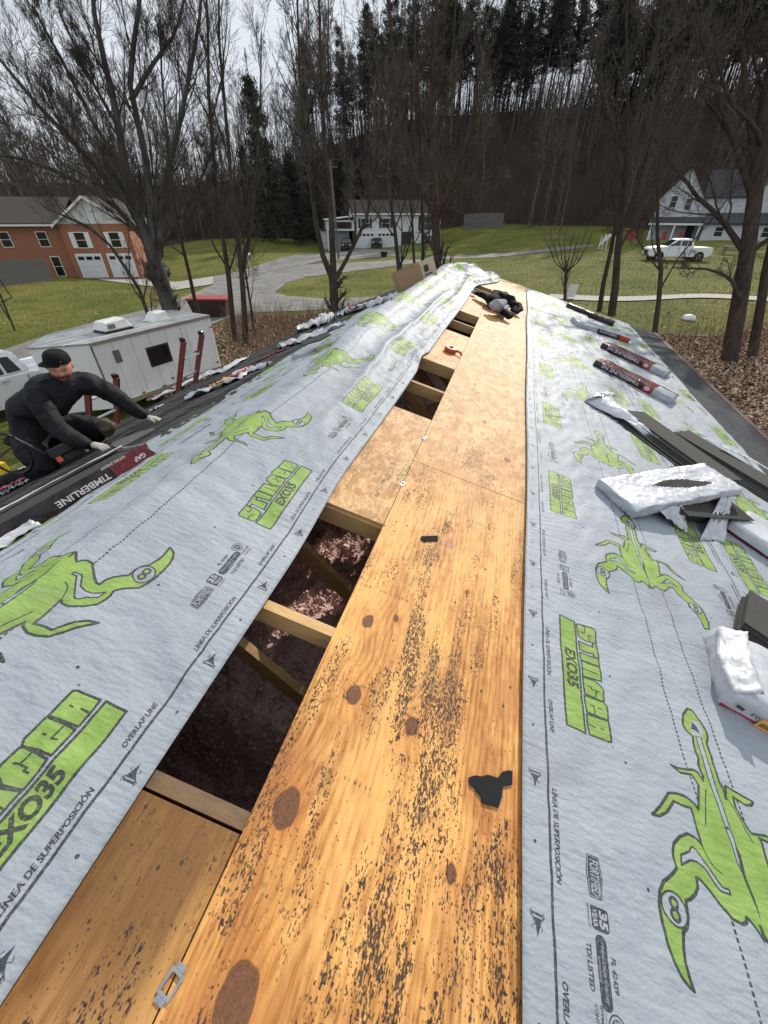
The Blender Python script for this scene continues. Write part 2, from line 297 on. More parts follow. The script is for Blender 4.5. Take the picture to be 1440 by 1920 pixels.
# ---------------- plywood grain, drawn once over the deck ----------------
PLY_S0, PLY_S1, PLY_Y0, PLY_Y1 = -1.35, .40, -.62, 10.9
def make_ply(YA, YB, r):
    w = int((PLY_S1-PLY_S0)/r); h = int((YB-YA)/r)
    s = np.linspace(PLY_S0, PLY_S1, w, dtype=np.float32)[None, :]; y = np.linspace(YA, YB, h, dtype=np.float32)[:, None]
    def vn(cs, cy, seed):                  # smooth lattice noise with cell sizes cs, cy (metres)
        rg = np.random.default_rng(seed); a = (s[0]-PLY_S0)/cs; b = (y[:, 0]-PLY_Y0)/cy
        g = rg.random((int(b[-1])+3, int(a[-1])+3)).astype(np.float32)
        ia = a.astype(int); fa = a-ia; fa = fa*fa*(3-2*fa); ib = b.astype(int); fb = b-ib; fb = (fb*fb*(3-2*fb))[:, None]
        gx = g[:, ia]*(1-fa)+g[:, ia+1]*fa
        return gx[ib]*(1-fb)+gx[ib+1]*fb
    def sheet(s_, y_):                     # each sheet has its own tone
        return 0
    upper = s > -.415
    # grain field; knots push the rings aside
    g = s+.055*vn(.22, 1.5, 1)+.03*vn(.1, .5, 2)+.008*vn(.03, .18, 3)+.0*y
    kn = [(690, 1165, 17), (742, 1160, 8), (663, 1303, 19), (772, 1362, 17), (537, 1515, 27), (442, 1878, 32), (845, 1638, 11), (876, 1110, 7)]
    ks = []
    for u, v, pr in kn:
        p = RP(u, v); ks.append((p.x*CR, p.y, .0011*pr))
    for kk in ((-.05, 2.9, .014), (-.2, 3.6, .012), (.1, 4.9, .018), (-.25, 5.8, .015), (.15, 2.45, .02), (-.95, 2.2, .015), (.05, 7.2, .015)): ks.append(kk)
    rr = []
    for (a, b, R) in ks:
        d = np.sqrt(((s-a)/1.)**2+((y-b)/1.45)**2); rr.append(d)
        g = g+R*1.9*np.exp(-(d/(R*3.2))**2)*np.where(np.abs(y-b) < .5, 1, 1)
    ring = .5+.5*np.sin(g*2*np.pi/.021+1.5*vn(.05, .3, 9))
    fine = vn(.0035, .05, 5)
    ring = ring**2.2
    lum = .55+.3*(vn(.25, .35, 11)-.5)+.2*(vn(.07, .11, 12)-.5)
    fib = vn(.0022, .09, 6)*.5+vn(.0045, .03, 7)*.3+vn(.0075, .24, 8)*.2
    light = np.array([.81, .43, .138], np.float32); dark = np.array([.36, .135, .030], np.float32)
    t = np.clip(.30*ring+.25*fine+.75*(fib-.40)+.65*(vn(.10, .5, 14)-.42)+.50*(vn(.025, .10, 15)-.5)+.45*(vn(.012, .03, 16)-.5)+.35*(.55-lum), 0, 1)[..., None]
    c = light*(1-t)+dark*t
    # paler, mottled tone farther up; weathered brown piece beside the first gap
    far = ss(1.1, 2.7, y)*np.where(upper, 1, 1)+0*s
    far = np.where(s < -.415, ss(1.2, 1.4, y), far)[..., None].astype(np.float32)
    mott = (vn(.05, .075, 22)*.45+vn(.018, .03, 23)*.35+vn(.007, .012, 24)*.2)[..., None]
    sq = np.abs(vn(.035, .05, 25)-.5+.25*(vn(.01, .016, 26)-.5))
    sq = (ss(.045, .0, sq)*ss(.35, .7, vn(.12, .2, 27)))[..., None]
    pale = np.array([.60, .385, .18], np.float32)*(.72+.56*vn(.007, .02, 21)[..., None]); tan = np.array([.40, .205, .075], np.float32)*(.8+.4*vn(.012, .05, 29)[..., None])
    pale = pale*(1-ss(.42, .66, mott))+tan*ss(.42, .66, mott); pale = pale*(1-sq*.75)+np.array([.25, .12, .05], np.float32)*sq*.75
    band = np.exp(-((y-4.1-.1*s)/.16)**2)+np.exp(-((y-2.95+.3*s)/.1)**2)+np.exp(-((y-6.8)/.3)**2)
    bd = (band*ss(.4, .7, vn(.16, .10, 28))*.7)[..., None]; pale = pale*(1-bd)+np.array([.42, .22, .085], np.float32)*bd
    c = c*(1-far*.85)+pale*far*.85
    red = ss(.62, .8, vn(.09, .14, 31))[..., None]*.3; c = c*(1-red)+np.array([.46, .17, .06], np.float32)*red
    lw = ((s < -.415) & (y < .3)); brn = (np.where(lw, 1, 0)*(.55+.45*ss(.35, .6, vn(.16, .3, 33)))*ss(-.5, .05, y)).astype(np.float32)[..., None]
    c = c*(1-brn*.85)+np.array([.125, .060, .022], np.float32)*brn*.85
    # knots
    for (a, b, R), d in zip(ks, rr):
        q = d+.005*(vn(.014, .02, 41)-.5)
        halo = np.exp(-(q/(R*2.2))**2)[..., None]*.8*(.72+.28*np.sin(q*2*np.pi/.007))[..., None]; c = c*(1-halo)+np.array([.56, .20, .05], np.float32)*halo
        core = ss(R*1.06, R*.9, q)[..., None]; rg = (.92+.11*np.sin((q+.004*vn(.02, .03, 44))*2*np.pi/.0048))[..., None]
        c = c*(1-core)+(np.array([.185, .080, .040], np.float32)*rg*(.8+.4*vn(.004, .006, 43)[..., None]))*core
        edge = np.exp(-((q-R)/.0022)**2)[..., None]*.7; c = c*(1-edge)+np.array([.07, .03, .015], np.float32)*edge
    # black mould specks: short dashes along the grain, in colonies
    dens = ss(.33, .66, vn(.10, .42, 51))*.55+ss(.42, .72, vn(.035, .25, 52))*.55+.25*ss(.4, .7, vn(.2, .12, 57))
    dens = dens*(.62+.38*np.exp(-((s+.12)/.25)**2))+.30*(1-ss(.2, .6, y))
    sp = vn(.0027, .0085, 53)*.58+vn(.0015, .0036, 54)*.42
    near = 1-ss(1.5, 3.0, y)*.62
    dens = np.clip(dens, 0, 1.15)**1.35; thr = .905-.375*dens*near
    m = ss(thr-.02, thr+.10, sp)
    bl = ss(.74, .79, vn(.010, .024, 55)*.5+vn(.003, .006, 56)*.5)*ss(.25, .6, dens)*near
    m = np.clip(np.maximum(m*.9, bl*.95), 0, 1)[..., None].astype(np.float32)
    c = c*(1-m)+np.array([.018, .017, .020], np.float32)*m
    smu = (ss(.5, .85, vn(.06, .2, 58))*np.clip(dens, 0, 1)*near*.28)[..., None].astype(np.float32); c = c*(1-smu)+np.array([.13, .07, .035], np.float32)*smu
    # chalk and seam lines across the sheet with tick marks
    for yy, sl in ((.62, .0), (1.02, .04), (1.66, .02), (.36, -.03)):
        ln = np.exp(-((y-yy-sl*s)/.0012)**2)*(s > -.415)*.35; c = c*(1-ln[..., None])+np.array([.35, .2, .1], np.float32)*ln[..., None]
        tk = np.exp(-((y-yy-sl*s-.012)/.006)**2)*(vn(.004, .02, 61) > .66)*(vn(.12, .3, 62) > .45)*(s > -.415)*.75
        c = c*(1-tk[..., None])+np.array([.1, .07, .05], np.float32)*tk[..., None]
    # nail and staple holes
    rg = np.random.default_rng(4)
    for i in range(150):
        a = rg.uniform(PLY_S0, .26); b = rg.choice([.215, .775, 1.385, 2., 2.6, 3.2, 3.79, 4.4, 5.03])+rg.normal()*.05 if i % 2 else rg.uniform(-.3, 6); R = rg.uniform(.002, .0042)
        x0 = int((a-PLY_S0)/r); y0 = int((b-YA)/r); n = 12
        if x0 < n or y0 < n or x0 > w-n-1 or y0 > h-n-1: continue
        yy, xx = np.mgrid[-n:n, -n:n]*r; dd = np.sqrt(xx**2+(yy*.6)**2); k = ss(R*1.3, R*.7, dd)[..., None]*.9
        c[y0-n:y0+n, x0-n:x0+n] = c[y0-n:y0+n, x0-n:x0+n]*(1-k)+np.array([.03, .025, .025])*k
    p = RP(843, 1020); d = np.sqrt(((s-p.x*CR)/.026)**2+((y-p.y)/.03)**2)+.5*(vn(.02, .02, 71)-.5); k = (ss(1.05, .85, d)*.55)[..., None]
    c = c*(1-k)+np.array([.30, .16, .12], np.float32)*k
    p = RP(940, 1000)
    c = np.clip(c, 0, 1); c = np.where(c <= .0031308, c*12.92, 1.055*np.power(np.maximum(c, 1e-5), 1/2.4)-.055)
    return image_from('plywood_grain', c.astype(np.float32))
PLYN = (-.62, 2.64); PLYF = (1.99, 10.9)
def ply_mat(PLYIMG):
    m = bpy.data.materials.new('plywood'); m.use_nodes = True; nt = m.node_tree; b = nt.nodes['Principled BSDF']; b.inputs['Roughness'].default_value = .6; b.inputs['Specular IOR Level'].default_value = .27
    t = nt.nodes.new('ShaderNodeTexImage'); t.image = PLYIMG; t.extension = 'EXTEND'; nt.links.new(t.outputs['Color'], b.inputs['Base Color'])
    n = nt.nodes.new('ShaderNodeTexNoise'); n.inputs['Scale'].default_value = 60; n.inputs['Detail'].default_value = 5; tc = nt.nodes.new('ShaderNodeTexCoord'); mp = nt.nodes.new('ShaderNodeMapping'); mp.inputs['Scale'].default_value = (3, .4, 3)
    nt.links.new(tc.outputs['Object'], mp.inputs[0]); nt.links.new(mp.outputs[0], n.inputs['Vector'])
    ad = nt.nodes.new('ShaderNodeMath'); ad.operation = 'MULTIPLY_ADD'; ad.inputs[1].default_value = 1.2; nt.links.new(t.outputs['Color'], ad.inputs[0]); nt.links.new(n.outputs['Fac'], ad.inputs[2])
    bp = nt.nodes.new('ShaderNodeBump'); bp.inputs['Distance'].default_value = .0026; bp.inputs['Strength'].default_value = .9; nt.links.new(ad.outputs[0], bp.inputs['Height']); nt.links.new(bp.outputs[0], b.inputs['Normal'])
    return m
M_PLY = ply_mat(make_ply(*PLYN, .0011)); M_PLYF = ply_mat(make_ply(*PLYF, .0022))
M_WOODM = mat('framing_lumber', (.40, .24, .10), .75, .25, 6, .0008, 50, stretch=(1, 6, 6))
M_WOOD = mat('weathered_lumber', (.17, .105, .055), .75, .25, 6, .0008, 50, stretch=(1, 6, 6))
M_WOODN = mat('lumber_new', (.62, .38, .16), .7, .22, 6, .0008, 50, stretch=(1, 6, 6))
M_EDGE = mat('plywood_edge', (.42, .26, .12), .8, .3, 30, stretch=(1, 1, 30))
def sheet_mat():
    m = bpy.data.materials.new('roofing_sheet'); m.use_nodes = True; nt = m.node_tree; L = nt.links; b = nt.nodes['Principled BSDF']
    b.inputs['Roughness'].default_value = .58; b.inputs['Specular IOR Level'].default_value = .28
    t = nt.nodes.new('ShaderNodeTexImage'); t.image = PRINT; t.extension = 'REPEAT'
    sx = nt.nodes.new('ShaderNodeSeparateColor'); L.new(t.outputs['Color'], sx.inputs[0])
    tc = nt.nodes.new('ShaderNodeTexCoord')
    def noise(sc, det, st=(1, 1, 1)):
        mp = nt.nodes.new('ShaderNodeMapping'); mp.inputs['Scale'].default_value = st; L.new(tc.outputs['Object'], mp.inputs[0])
        n = nt.nodes.new('ShaderNodeTexNoise'); n.inputs['Scale'].default_value = sc; n.inputs['Detail'].default_value = det; L.new(mp.outputs[0], n.inputs['Vector']); return n.outputs['Fac']
    def ramp(src, a, b_, c1, c2):
        r = nt.nodes.new('ShaderNodeValToRGB'); r.color_ramp.elements[0].position = a; r.color_ramp.elements[1].position = b_; r.color_ramp.elements[0].color = (*c1, 1); r.color_ramp.elements[1].color = (*c2, 1); L.new(src, r.inputs[0]); return r.outputs[0]
    base = ramp(noise(1.6, 4), .35, .68, (.285, .315, .35), (.35, .38, .42))
    scuff = ramp(noise(35, 7, (1, .5, 1)), .64, .80, (0, 0, 0), (.3, .3, .3))
    mx0 = nt.nodes.new('ShaderNodeMixRGB'); L.new(scuff, mx0.inputs[0]); L.new(base, mx0.inputs[1]); mx0.inputs[2].default_value = (.46, .50, .54, 1)
    grn = ramp(noise(14, 4), .3, .7, (.19, .30, .065), (.27, .39, .105))
    mx1 = nt.nodes.new('ShaderNodeMixRGB'); L.new(sx.outputs[0], mx1.inputs[0]); L.new(mx0.outputs[0], mx1.inputs[1]); L.new(grn, mx1.inputs[2])
    mx2 = nt.nodes.new('ShaderNodeMixRGB'); ik = nt.nodes.new('ShaderNodeMath'); ik.operation = 'MULTIPLY'; L.new(sx.outputs[1], ik.inputs[0]); L.new(ramp(noise(220, 3), .25, .5, (.55, .55, .55), (.97, .97, .97)), ik.inputs[1]); L.new(ik.outputs[0], mx2.inputs[0]); L.new(mx1.outputs[0], mx2.inputs[1]); mx2.inputs[2].default_value = (.035, .037, .042, 1)
    dm = nt.nodes.new('ShaderNodeMixRGB'); L.new(ramp(noise(3.3, 8), .56, .74, (0, 0, 0), (.28, .28, .28)), dm.inputs[0]); L.new(mx2.outputs[0], dm.inputs[1]); dm.inputs[2].default_value = (.20, .185, .16, 1)
    L.new(dm.outputs[0], b.inputs['Base Color'])
    ad = nt.nodes.new('ShaderNodeMath'); ad.operation = 'MULTIPLY_ADD'; ad.inputs[1].default_value = .3; L.new(noise(90, 2), ad.inputs[0]); L.new(noise(20, 2, (1, 2.6, 1)), ad.inputs[2])
    bp = nt.nodes.new('ShaderNodeBump'); bp.inputs['Distance'].default_value = .007; bp.inputs['Strength'].default_value = .7; L.new(ad.outputs[0], bp.inputs['Height'])
    L.new(bp.outputs[0], b.inputs['Normal']); return m
M_SHEET = sheet_mat()
M_ASPH = mat('shingle_granules', (.020, .021, .023), .95, .5, 300, .0012, 400, spec=.2)
M_ASPH2 = mat('shingle_grey', (.050, .049, .047), .95, .6, 250, .0012, 400, spec=.2)
M_ICE = mat('granulated_barrier', (.06, .062, .066), .95, .35, 25, .0015, 300, spec=.2)
M_PINK = mat('insulation', (.90, .63, .57), .95, .12, 40, .02, 120)
M_DARKV = mat('house_siding', (.45, .44, .42), .8, .08)
M_ALU = mat('aluminium', (.55, .56, .58), .35, .1, metal=.9)
M_TRIM = mat('white_trim', (.72, .72, .70), .6, .06)

# ---------------- terrain ----------------
CTRL = []
def ctrl(u, v, d): p = W(u, v, d); CTRL.append((p.x, p.y, p.z))
for p in [(0, 0, 0), (-12, 12, -.1), (-12, 5, -.1), (-20, 10, -.15), (-6, -6, 0), (6, -3, 1.), (-30, 0, -.2), (-5, 15, .0), (-1, 18, .35), (5, 14, 1.1), (8, 8, 1.25), (25, 5, 1.8), (-70, -20, .2), (60, 0, 3), (-10, 30, -.1), (-40, 20, .1)]: CTRL.append(p)
ctrl(1375, 665, 19); ctrl(1147, 600, 21); ctrl(1230, 624, 20); ctrl(1100, 562, 28.5); ctrl(1400, 563, 28); ctrl(1260, 489, 51); ctrl(1215, 449, 88); ctrl(1420, 452, 85)
ctrl(960, 432, 95); ctrl(940, 417, 108); ctrl(1100, 420, 112); ctrl(700, 465, 86); ctrl(800, 456, 88); ctrl(600, 472, 84); ctrl(153, 520, 60); ctrl(40, 512, 58); ctrl(230, 523, 62); ctrl(458, 650, 21)
ctrl(560, 480, 66); ctrl(320, 470, 85); ctrl(440, 450, 95); ctrl(640, 560, 33); ctrl(850, 480, 62)
CT = np.array(CTRL)
def ground_h(x, y):
    x = np.asarray(x, float); y = np.asarray(y, float); num = 0; den = 0
    for (a, b, c) in CT:
        d2 = (x-a)**2+(y-b)**2; wgt = 1/(d2+9)**1.8; num = num+wgt*c; den = den+wgt
    g = num/den
    r = np.hypot(x, y); az = np.degrees(np.arctan2(x, y))          # azimuth from +Y
    rel = az+16
    amp = 10.5+ss(-22, 6, rel)*13.5; hill = amp*ss(104, 150, r)-amp*1.3*ss(165, 300, r)
    hill = hill*ss(-95, -60, rel)*(1-ss(80, 110, rel))
    return g+hill+.05*(fbm(x*.5, y*.5, 3)-.5)*ss(4, 12, r)
def gh(x, y): return float(ground_h(np.array([x]), np.array([y]))[0])
def G(u, v):                               # ground point seen at a pixel
    d = ray(u, v); L = math.hypot(d.x, d.y); r = np.linspace(6, 220, 2200)
    x = d.x/L*r; y = d.y/L*r; z = d.z/L*r+H; k = np.argmax(z < ground_h(x, y)); return Vector((x[k], y[k], gh(x[k], y[k])))
def ground_mat():
    m = bpy.data.materials.new('ground_cover'); m.use_nodes = True; nt = m.node_tree; L = nt.links; b = nt.nodes['Principled BSDF']; b.inputs['Roughness'].default_value = .95; b.inputs['Specular IOR Level'].default_value = .15
    tc = nt.nodes.new('ShaderNodeTexCoord')
    def noise(sc, det=6, dist=0):
        n = nt.nodes.new('ShaderNodeTexNoise'); n.inputs['Scale'].default_value = sc; n.inputs['Detail'].default_value = det; n.inputs['Roughness'].default_value = .7; n.inputs['Distortion'].default_value = dist; L.new(tc.outputs['Object'], n.inputs['Vector']); return n.outputs['Fac']
    def ramp(src, *st):
        r = nt.nodes.new('ShaderNodeValToRGB'); e = r.color_ramp.elements
        while len(e) < len(st): e.new(.5)
        for i, (p, c) in enumerate(st): e[i].position = p; e[i].color = (*c, 1)
        L.new(src, r.inputs[0]); return r.outputs[0]
    g1 = ramp(noise(.22, 8), (.28, (.080, .105, .020)), (.45, (.145, .165, .030)), (.62, (.23, .21, .055)), (.78, (.29, .22, .10)))
    g2 = ramp(noise(6, 6), (.3, (.3, .3, .3)), (.7, (1.25, 1.25, 1.25)))
    mg = nt.nodes.new('ShaderNodeMixRGB'); mg.blend_type = 'MULTIPLY'; mg.inputs[0].default_value = .8; L.new(g1, mg.inputs[1]); L.new(g2, mg.inputs[2])
    lf = ramp(noise(9, 9), (.28, (.05, .03, .018)), (.45, (.13, .075, .04)), (.6, (.22, .14, .08)), (.78, (.36, .27, .19)))
    wd = ramp(noise(1.2, 8), (.3, (.035, .024, .016)), (.7, (.09, .06, .04)))
    at = nt.nodes.new('ShaderNodeVertexColor'); at.layer_name = 'zone'; sx = nt.nodes.new('ShaderNodeSeparateColor'); L.new(at.outputs[0], sx.inputs[0])
    def edge(ch):
        a = nt.nodes.new('ShaderNodeMath'); a.operation = 'ADD'; L.new(sx.outputs[ch], a.inputs[0]); nn = noise(1.6, 5)
        c = nt.nodes.new('ShaderNodeMath'); c.operation = 'ADD'; L.new(a.outputs[0], c.inputs[0]); L.new(nn, c.inputs[1]); a.inputs[1].default_value = -.5
        return ramp(c.outputs[0], (.42, (0, 0, 0)), (.58, (1, 1, 1)))
    m1 = nt.nodes.new('ShaderNodeMixRGB'); L.new(edge(0), m1.inputs[0]); L.new(mg.outputs[0], m1.inputs[1]); L.new(lf, m1.inputs[2])
    m2 = nt.nodes.new('ShaderNodeMixRGB'); L.new(edge(1), m2.inputs[0]); L.new(m1.outputs[0], m2.inputs[1]); L.new(wd, m2.inputs[2])
    L.new(m2.outputs[0], b.inputs['Base Color'])
    bp = nt.nodes.new('ShaderNodeBump'); bp.inputs['Distance'].default_value = .12; L.new(noise(11, 8), bp.inputs['Height']); L.new(bp.outputs[0], b.inputs['Normal']); return m
def inpoly(x, y, P):
    x = np.asarray(x); y = np.asarray(y); r = np.zeros(x.shape, bool); n = len(P)
    for i in range(n):
        x1, y1 = P[i][:2]; x2, y2 = P[(i+1) % n][:2]
        if y1 == y2: continue
        r ^= ((y1 > y) != (y2 > y)) & (x < (x2-x1)*(y-y1)/(y2-y1)+x1)
    return r
def dist_poly(x, y, P):                    # signed distance-ish, positive inside
    d = np.full(x.shape, 1e9); n = len(P)
    for i in range(n):
        ax, ay = P[i][:2]; bx, by = P[(i+1) % n][:2]; L2 = (bx-ax)**2+(by-ay)**2+1e-9
        t = np.clip(((x-ax)*(bx-ax)+(y-ay)*(by-ay))/L2, 0, 1); d = np.minimum(d, np.hypot(x-ax-t*(bx-ax), y-ay-t*(by-ay)))
    return np.where(inpoly(x, y, P), d, -d)
def axis():
    a = np.linspace(-1, 1, 281); return np.sinh(a*4.2)/np.sinh(4.2)*700
gx, gy = np.meshgrid(axis()-5, axis()+22, indexing='ij'); gz = ground_h(gx, gy)
V, F, _ = grid_np(np.stack([gx, gy, gz], -1)); me = mesh_np('ground', V, F, [ground_mat()], True)
LEAFZ = [(-60, -40), (-9.2, -20), (-9.2, 6), (-8.6, 15.5), tuple(G(395, 612)[:2]), tuple(G(470, 590)[:2]), tuple(G(560, 594)[:2]), tuple(G(660, 585)[:2]), (1, 20), (5, 21), tuple(G(1180, 632)[:2]), tuple(G(1330, 640)[:2]), tuple(G(1440, 600)[:2]), (60, 15), (60, -40)]
dl = dist_poly(gx, gy, LEAFZ); rr_ = np.hypot(gx, gy); az_ = np.degrees(np.arctan2(gx, gy))+16
z0 = np.clip(dl/2.5+.5, 0, 1); lim = 104-14*(1-ss(-30, -12, az_))+0*rr_; z1 = np.clip((rr_-lim)/6+.5, 0, 1)
vc = me.color_attributes.new('zone', 'FLOAT_COLOR', 'POINT'); cc = np.zeros((gx.size, 4), np.float32); cc[:, 0] = z0.ravel(); cc[:, 1] = z1.ravel(); cc[:, 3] = 1; vc.data.foreach_set('color', cc.ravel())
tag(link('ground', me), kind='structure')
M_ROAD = mat('old_asphalt', (.11, .105, .10), .9, .3, .9, .02, 20, col2=(.25, .235, .215), detail=12); M_CONC = mat('concrete', (.34, .32, .29), .9, .15, 2, .004, 40)
def drape(name, P, m, off=.03, step=.8):
    xs = [p[0] for p in P]; ys = [p[1] for p in P]; bm = bmesh.new()
    vs = [bm.verts.new((p[0], p[1], 0)) for p in P]; f = bm.faces.new(vs)
    for ax, lo, hi in ((0, min(xs), max(xs)), (1, min(ys), max(ys))):
        c = lo+step
        while c < hi:
            co = (c, 0, 0) if ax == 0 else (0, c, 0); no = (1, 0, 0) if ax == 0 else (0, 1, 0)
            bmesh.ops.bisect_plane(bm, geom=bm.verts[:]+bm.edges[:]+bm.faces[:], plane_co=co, plane_no=no); c += step
    co = np.array([v.co[:2] for v in bm.verts]); z = ground_h(co[:, 0], co[:, 1])+off
    for v, q in zip(bm.verts, z): v.co.z = q
    for f in bm.faces:
        if f.normal.z < 0: f.normal_flip()
    mm = bpy.data.meshes.new(name); bm.to_mesh(mm); bm.free(); mm.materials.append(m); return tag(link(name, mm), kind='structure')
def gp(*pts): return [tuple(G(*p)[:2]) for p in pts]
drape('driveway', gp((400, 519), (470, 503), (518, 487), (556, 478), (600, 475), (657, 463), (740, 470), (745, 480), (600, 490), (574, 497), (640, 494), (760, 487), (900, 477), (1010, 468), (1110, 459), (1112, 463), (1000, 475), (900, 484), (827, 487), (747, 499), (671, 508), (574, 520), (535, 533), (515, 549), (540, 556), (622, 562), (747, 552), (860, 545), (860, 560), (747, 575), (640, 580), (560, 584), (470, 588), (420, 600), (330, 640), (240, 700), (100, 720), (-40, 760), (-120, 700), (100, 625), (200, 600), (300, 575), (370, 548), (400, 535)), M_ROAD, .035)
drape('driveway', gp((180, 524), (262, 522), (330, 530), (400, 519), (400, 534), (330, 545), (250, 534)), M_CONC, .06)
drape('sidewalk', gp((1030, 553), (1200, 557), (1440, 559), (1560, 560), (1560, 568), (1440, 567), (1200, 565), (1030, 561)), M_CONC, .05)

# ---------------- the house whose roof is being covered ----------------
Y0R, Y1R = -3., 10.72
house = thing('house', 'house with a partly opened plywood roof under grey printed underlayment', 'house', (0, 5, 0))
TH = .012
def deck(name, s0, s1, y0, y1, m=None, gap=.0015, label=None):
    mb = MB(); a, b = s0+gap, s1-gap; c, d = y0+gap, y1-gap; jz = random.uniform(-.0012, .0012)
    mb.fbox(RS(a, c, -TH+jz), RS(b, c, -TH)-RS(a, c, -TH), Vector((0, d-c, 0)), NR*TH)
    nr = y1 < 2.63; rg_ = PLYN if nr else PLYF; o = mb.build(name, [m or (M_PLY if nr else M_PLYF), M_EDGE], house, label=label)
    def fn(co):
        x = co.x+house['_o'][0]; yy = co.y+house['_o'][1]; return ((x*CR-PLY_S0)/(PLY_S1-PLY_S0), (yy-rg_[0])/(rg_[1]-rg_[0]))
    set_uv(o, fn)
    for p in o.data.polygons:
        if abs(p.normal.dot(NR)) < .9: p.material_index = 1
    return o
SEAM = -.418
for y0, y1 in ((-2.86, -.42), (-.42, 2.02), (2.02, 4.46), (4.46, 6.9), (6.9, 9.34), (9.34, 10.7)): deck('plywood_sheet', SEAM, .80, y0, y1)
for y0, y1 in ((-2.86, .188), (1.39, 2.61), (3.785, 5.02), (6.19, 8.03), (8.8, 10.7)): deck('plywood_sheet', -1.313, SEAM, y0, y1)
for k in range(2): deck('plywood_sheet', .80+1.22*k, min(2.02+1.22*k, 3.26), Y0R, Y1R-.02, mat('old_deck', (.4, .27, .14)))
mb = MB(); mb.fbox(LS(.0, Y0R, -TH), LS(3.34, Y0R, -TH)-LS(0, Y0R, -TH), Vector((0, Y1R-Y0R-.02, 0)), NL*TH); mb.build('roof_deck', mat('old_deck', (.4, .27, .14)), house)
CH = .089
TY = [-2.2, -1.6, -1., -.4, .215, .779, 1.392, 2.0, 2.6, 3.2, 3.795, 4.4, 5.015, 5.61, 6.2, 6.8, 7.4, 8.03, 8.42, 8.82, 9.4, 10.0, 10.6]
def truss(y):
    m = M_WOOD if y < .3 else (M_WOODN if y < 1 else M_WOODM); t = link('truss', None, house) if 0 else None
    e = bpy.data.objects.new('truss', None); COL.objects.link(e); e.parent = house; e['_o'] = house['_o']
    d = Vector((0, .038, 0)); y -= .019; ft = TH+.002
    MB().fbox(RS(-1.31, y, -ft-CH), RS(3.2, y)-RS(-1.31, y), d, NR*CH).build('rafter', m, e)
    MB().fbox(LS(.01, y, -ft-CH), LS(3.3, y)-LS(.01, y), d, NL*CH).build('rafter', m, e)
    z0 = H-2.12-.09
    if y > .9: MB().fbox((-4.3, y, z0), (7.35, 0, 0), d, (0, 0, .089)).build('ceiling_joist', m, e)
    def web(a, b):
        a = Vector((a[0], y+.001, a[1])); b = Vector((b[0], y+.001, b[1])); t_ = (b-a).normalized(); n = Vector((-t_.z, 0, t_.x))*.089
        MB().fbox(a, b-a, Vector((0, .036, 0)), n).build('web', M_WOODM if y > .3 else M_WOOD, e)
    web((-1.20, ZR-.17), (-.30, z0+.09)); web((-1.30, ZR-.17), (-2.1, z0+.09)); web((.7, roofz(.7)-.12), (-.25, z0+.09)); web((-2.9, roofz(-2.9)-.12), (-2.1, z0+.09))
for y in TY: truss(y)
# pink insulation heaped between the joists, sunk in the near bay to darken it
xs = np.arange(-3.2, 1.8, .035); ys = np.arange(-1.2, 6.5, .035); ax, ay = np.meshgrid(xs, ys, indexing='ij')
az2 = H-2.18+.16*fbm(ax*2.2, ay*2.2, 5, 3)+.13*(np.abs(fbm(ax*9, ay*9, 8, 4)-.5)*2)+.05*nz(ax*24, ay*24, 9)-.42*ss(.80, .55, ay)
V, F, _ = grid_np(np.stack([ax, ay, az2], -1)); o = np_part('insulation', mesh_np('insulation', V, F, [M_PINK]), house)
rg = np.random.default_rng(3); n = 17000; P = np.stack([rg.uniform(-2.2, .6, n), rg.uniform(-.2, 3.2, n)], 1)
pz = H-2.18+.16*fbm(P[:, 0]*2.2, P[:, 1]*2.2, 5, 3)+.13*(np.abs(fbm(P[:, 0]*9, P[:, 1]*9, 8, 4)-.5)*2)+.03-.42*ss(.80, .55, P[:, 1])  # tufts follow the dip that darkens the near bay
base = np.array([(1, 0, 0), (-1, 0, 0), (0, 1, 0), (0, -1, 0), (0, 0, 1), (0, 0, -1)], float); tf = np.array([(0, 2, 4), (2, 1, 4), (1, 3, 4), (3, 0, 4), (2, 0, 5), (1, 2, 5), (3, 1, 5), (0, 3, 5)])
sz = rg.uniform(.007, .018, n)[:, None, None]; Q = base[None]*sz*rg.uniform(.8, 1.15, (n, 6, 1))+np.stack([P[:, 0], P[:, 1], pz+rg.uniform(-.01, .02, n)], 1)[:, None]
F = (tf[None]+np.arange(n)[:, None, None]*6).reshape(-1, 3); o = np_part('insulation_tufts', mesh_np('insulation_tufts', Q.reshape(-1, 3), F, [M_PINK], True), house); tag(o, kind='stuff')
# walls, soffit, fascia
def wall(x0, x1, y0, y1, z0, z1): return MB().box(((x0+x1)/2, (y0+y1)/2, (z0+z1)/2), (x1-x0, y1-y0, z1-z0)).build('wall', M_DARKV, house)
ZE = H-2.24
wall(-4.0, -3.9, -2.8, 10.4, -.3, ZE); wall(2.7, 2.8, -2.8, 10.4, -.3, ZE); wall(-3.9, 2.7, 10.3, 10.4, -.3, ZE-.01); wall(-3.9, 2.7, -2.8, -2.7, -.3, ZE-.01)
wall(-4.0, 2.8, -2.8, 10.4, H-2.75, H-2.73)  # ceiling slab, set low to make room for the darkening dip
for yy in (10.42, -2.9):
    MB().prism([(-4.2, yy, H-2.26), (2.95, yy, H-2.26), (2.95, yy, roofz(2.95)-.02), (XR, yy, ZR-.03), (-4.2, yy, roofz(-4.2)-.02)], (0, .02, 0)).build('gable', M_DARKV, house)
MB().fbox(RS(3.265, Y0R, -.15), SR*.02, (0, Y1R-Y0R, 0), NR*.145).build('fascia', M_TRIM, house)
MB().fbox(LS(3.345, Y0R, -.15), SL*.02, (0, Y1R-Y0R, 0), NL*.145).build('fascia', M_TRIM, house)
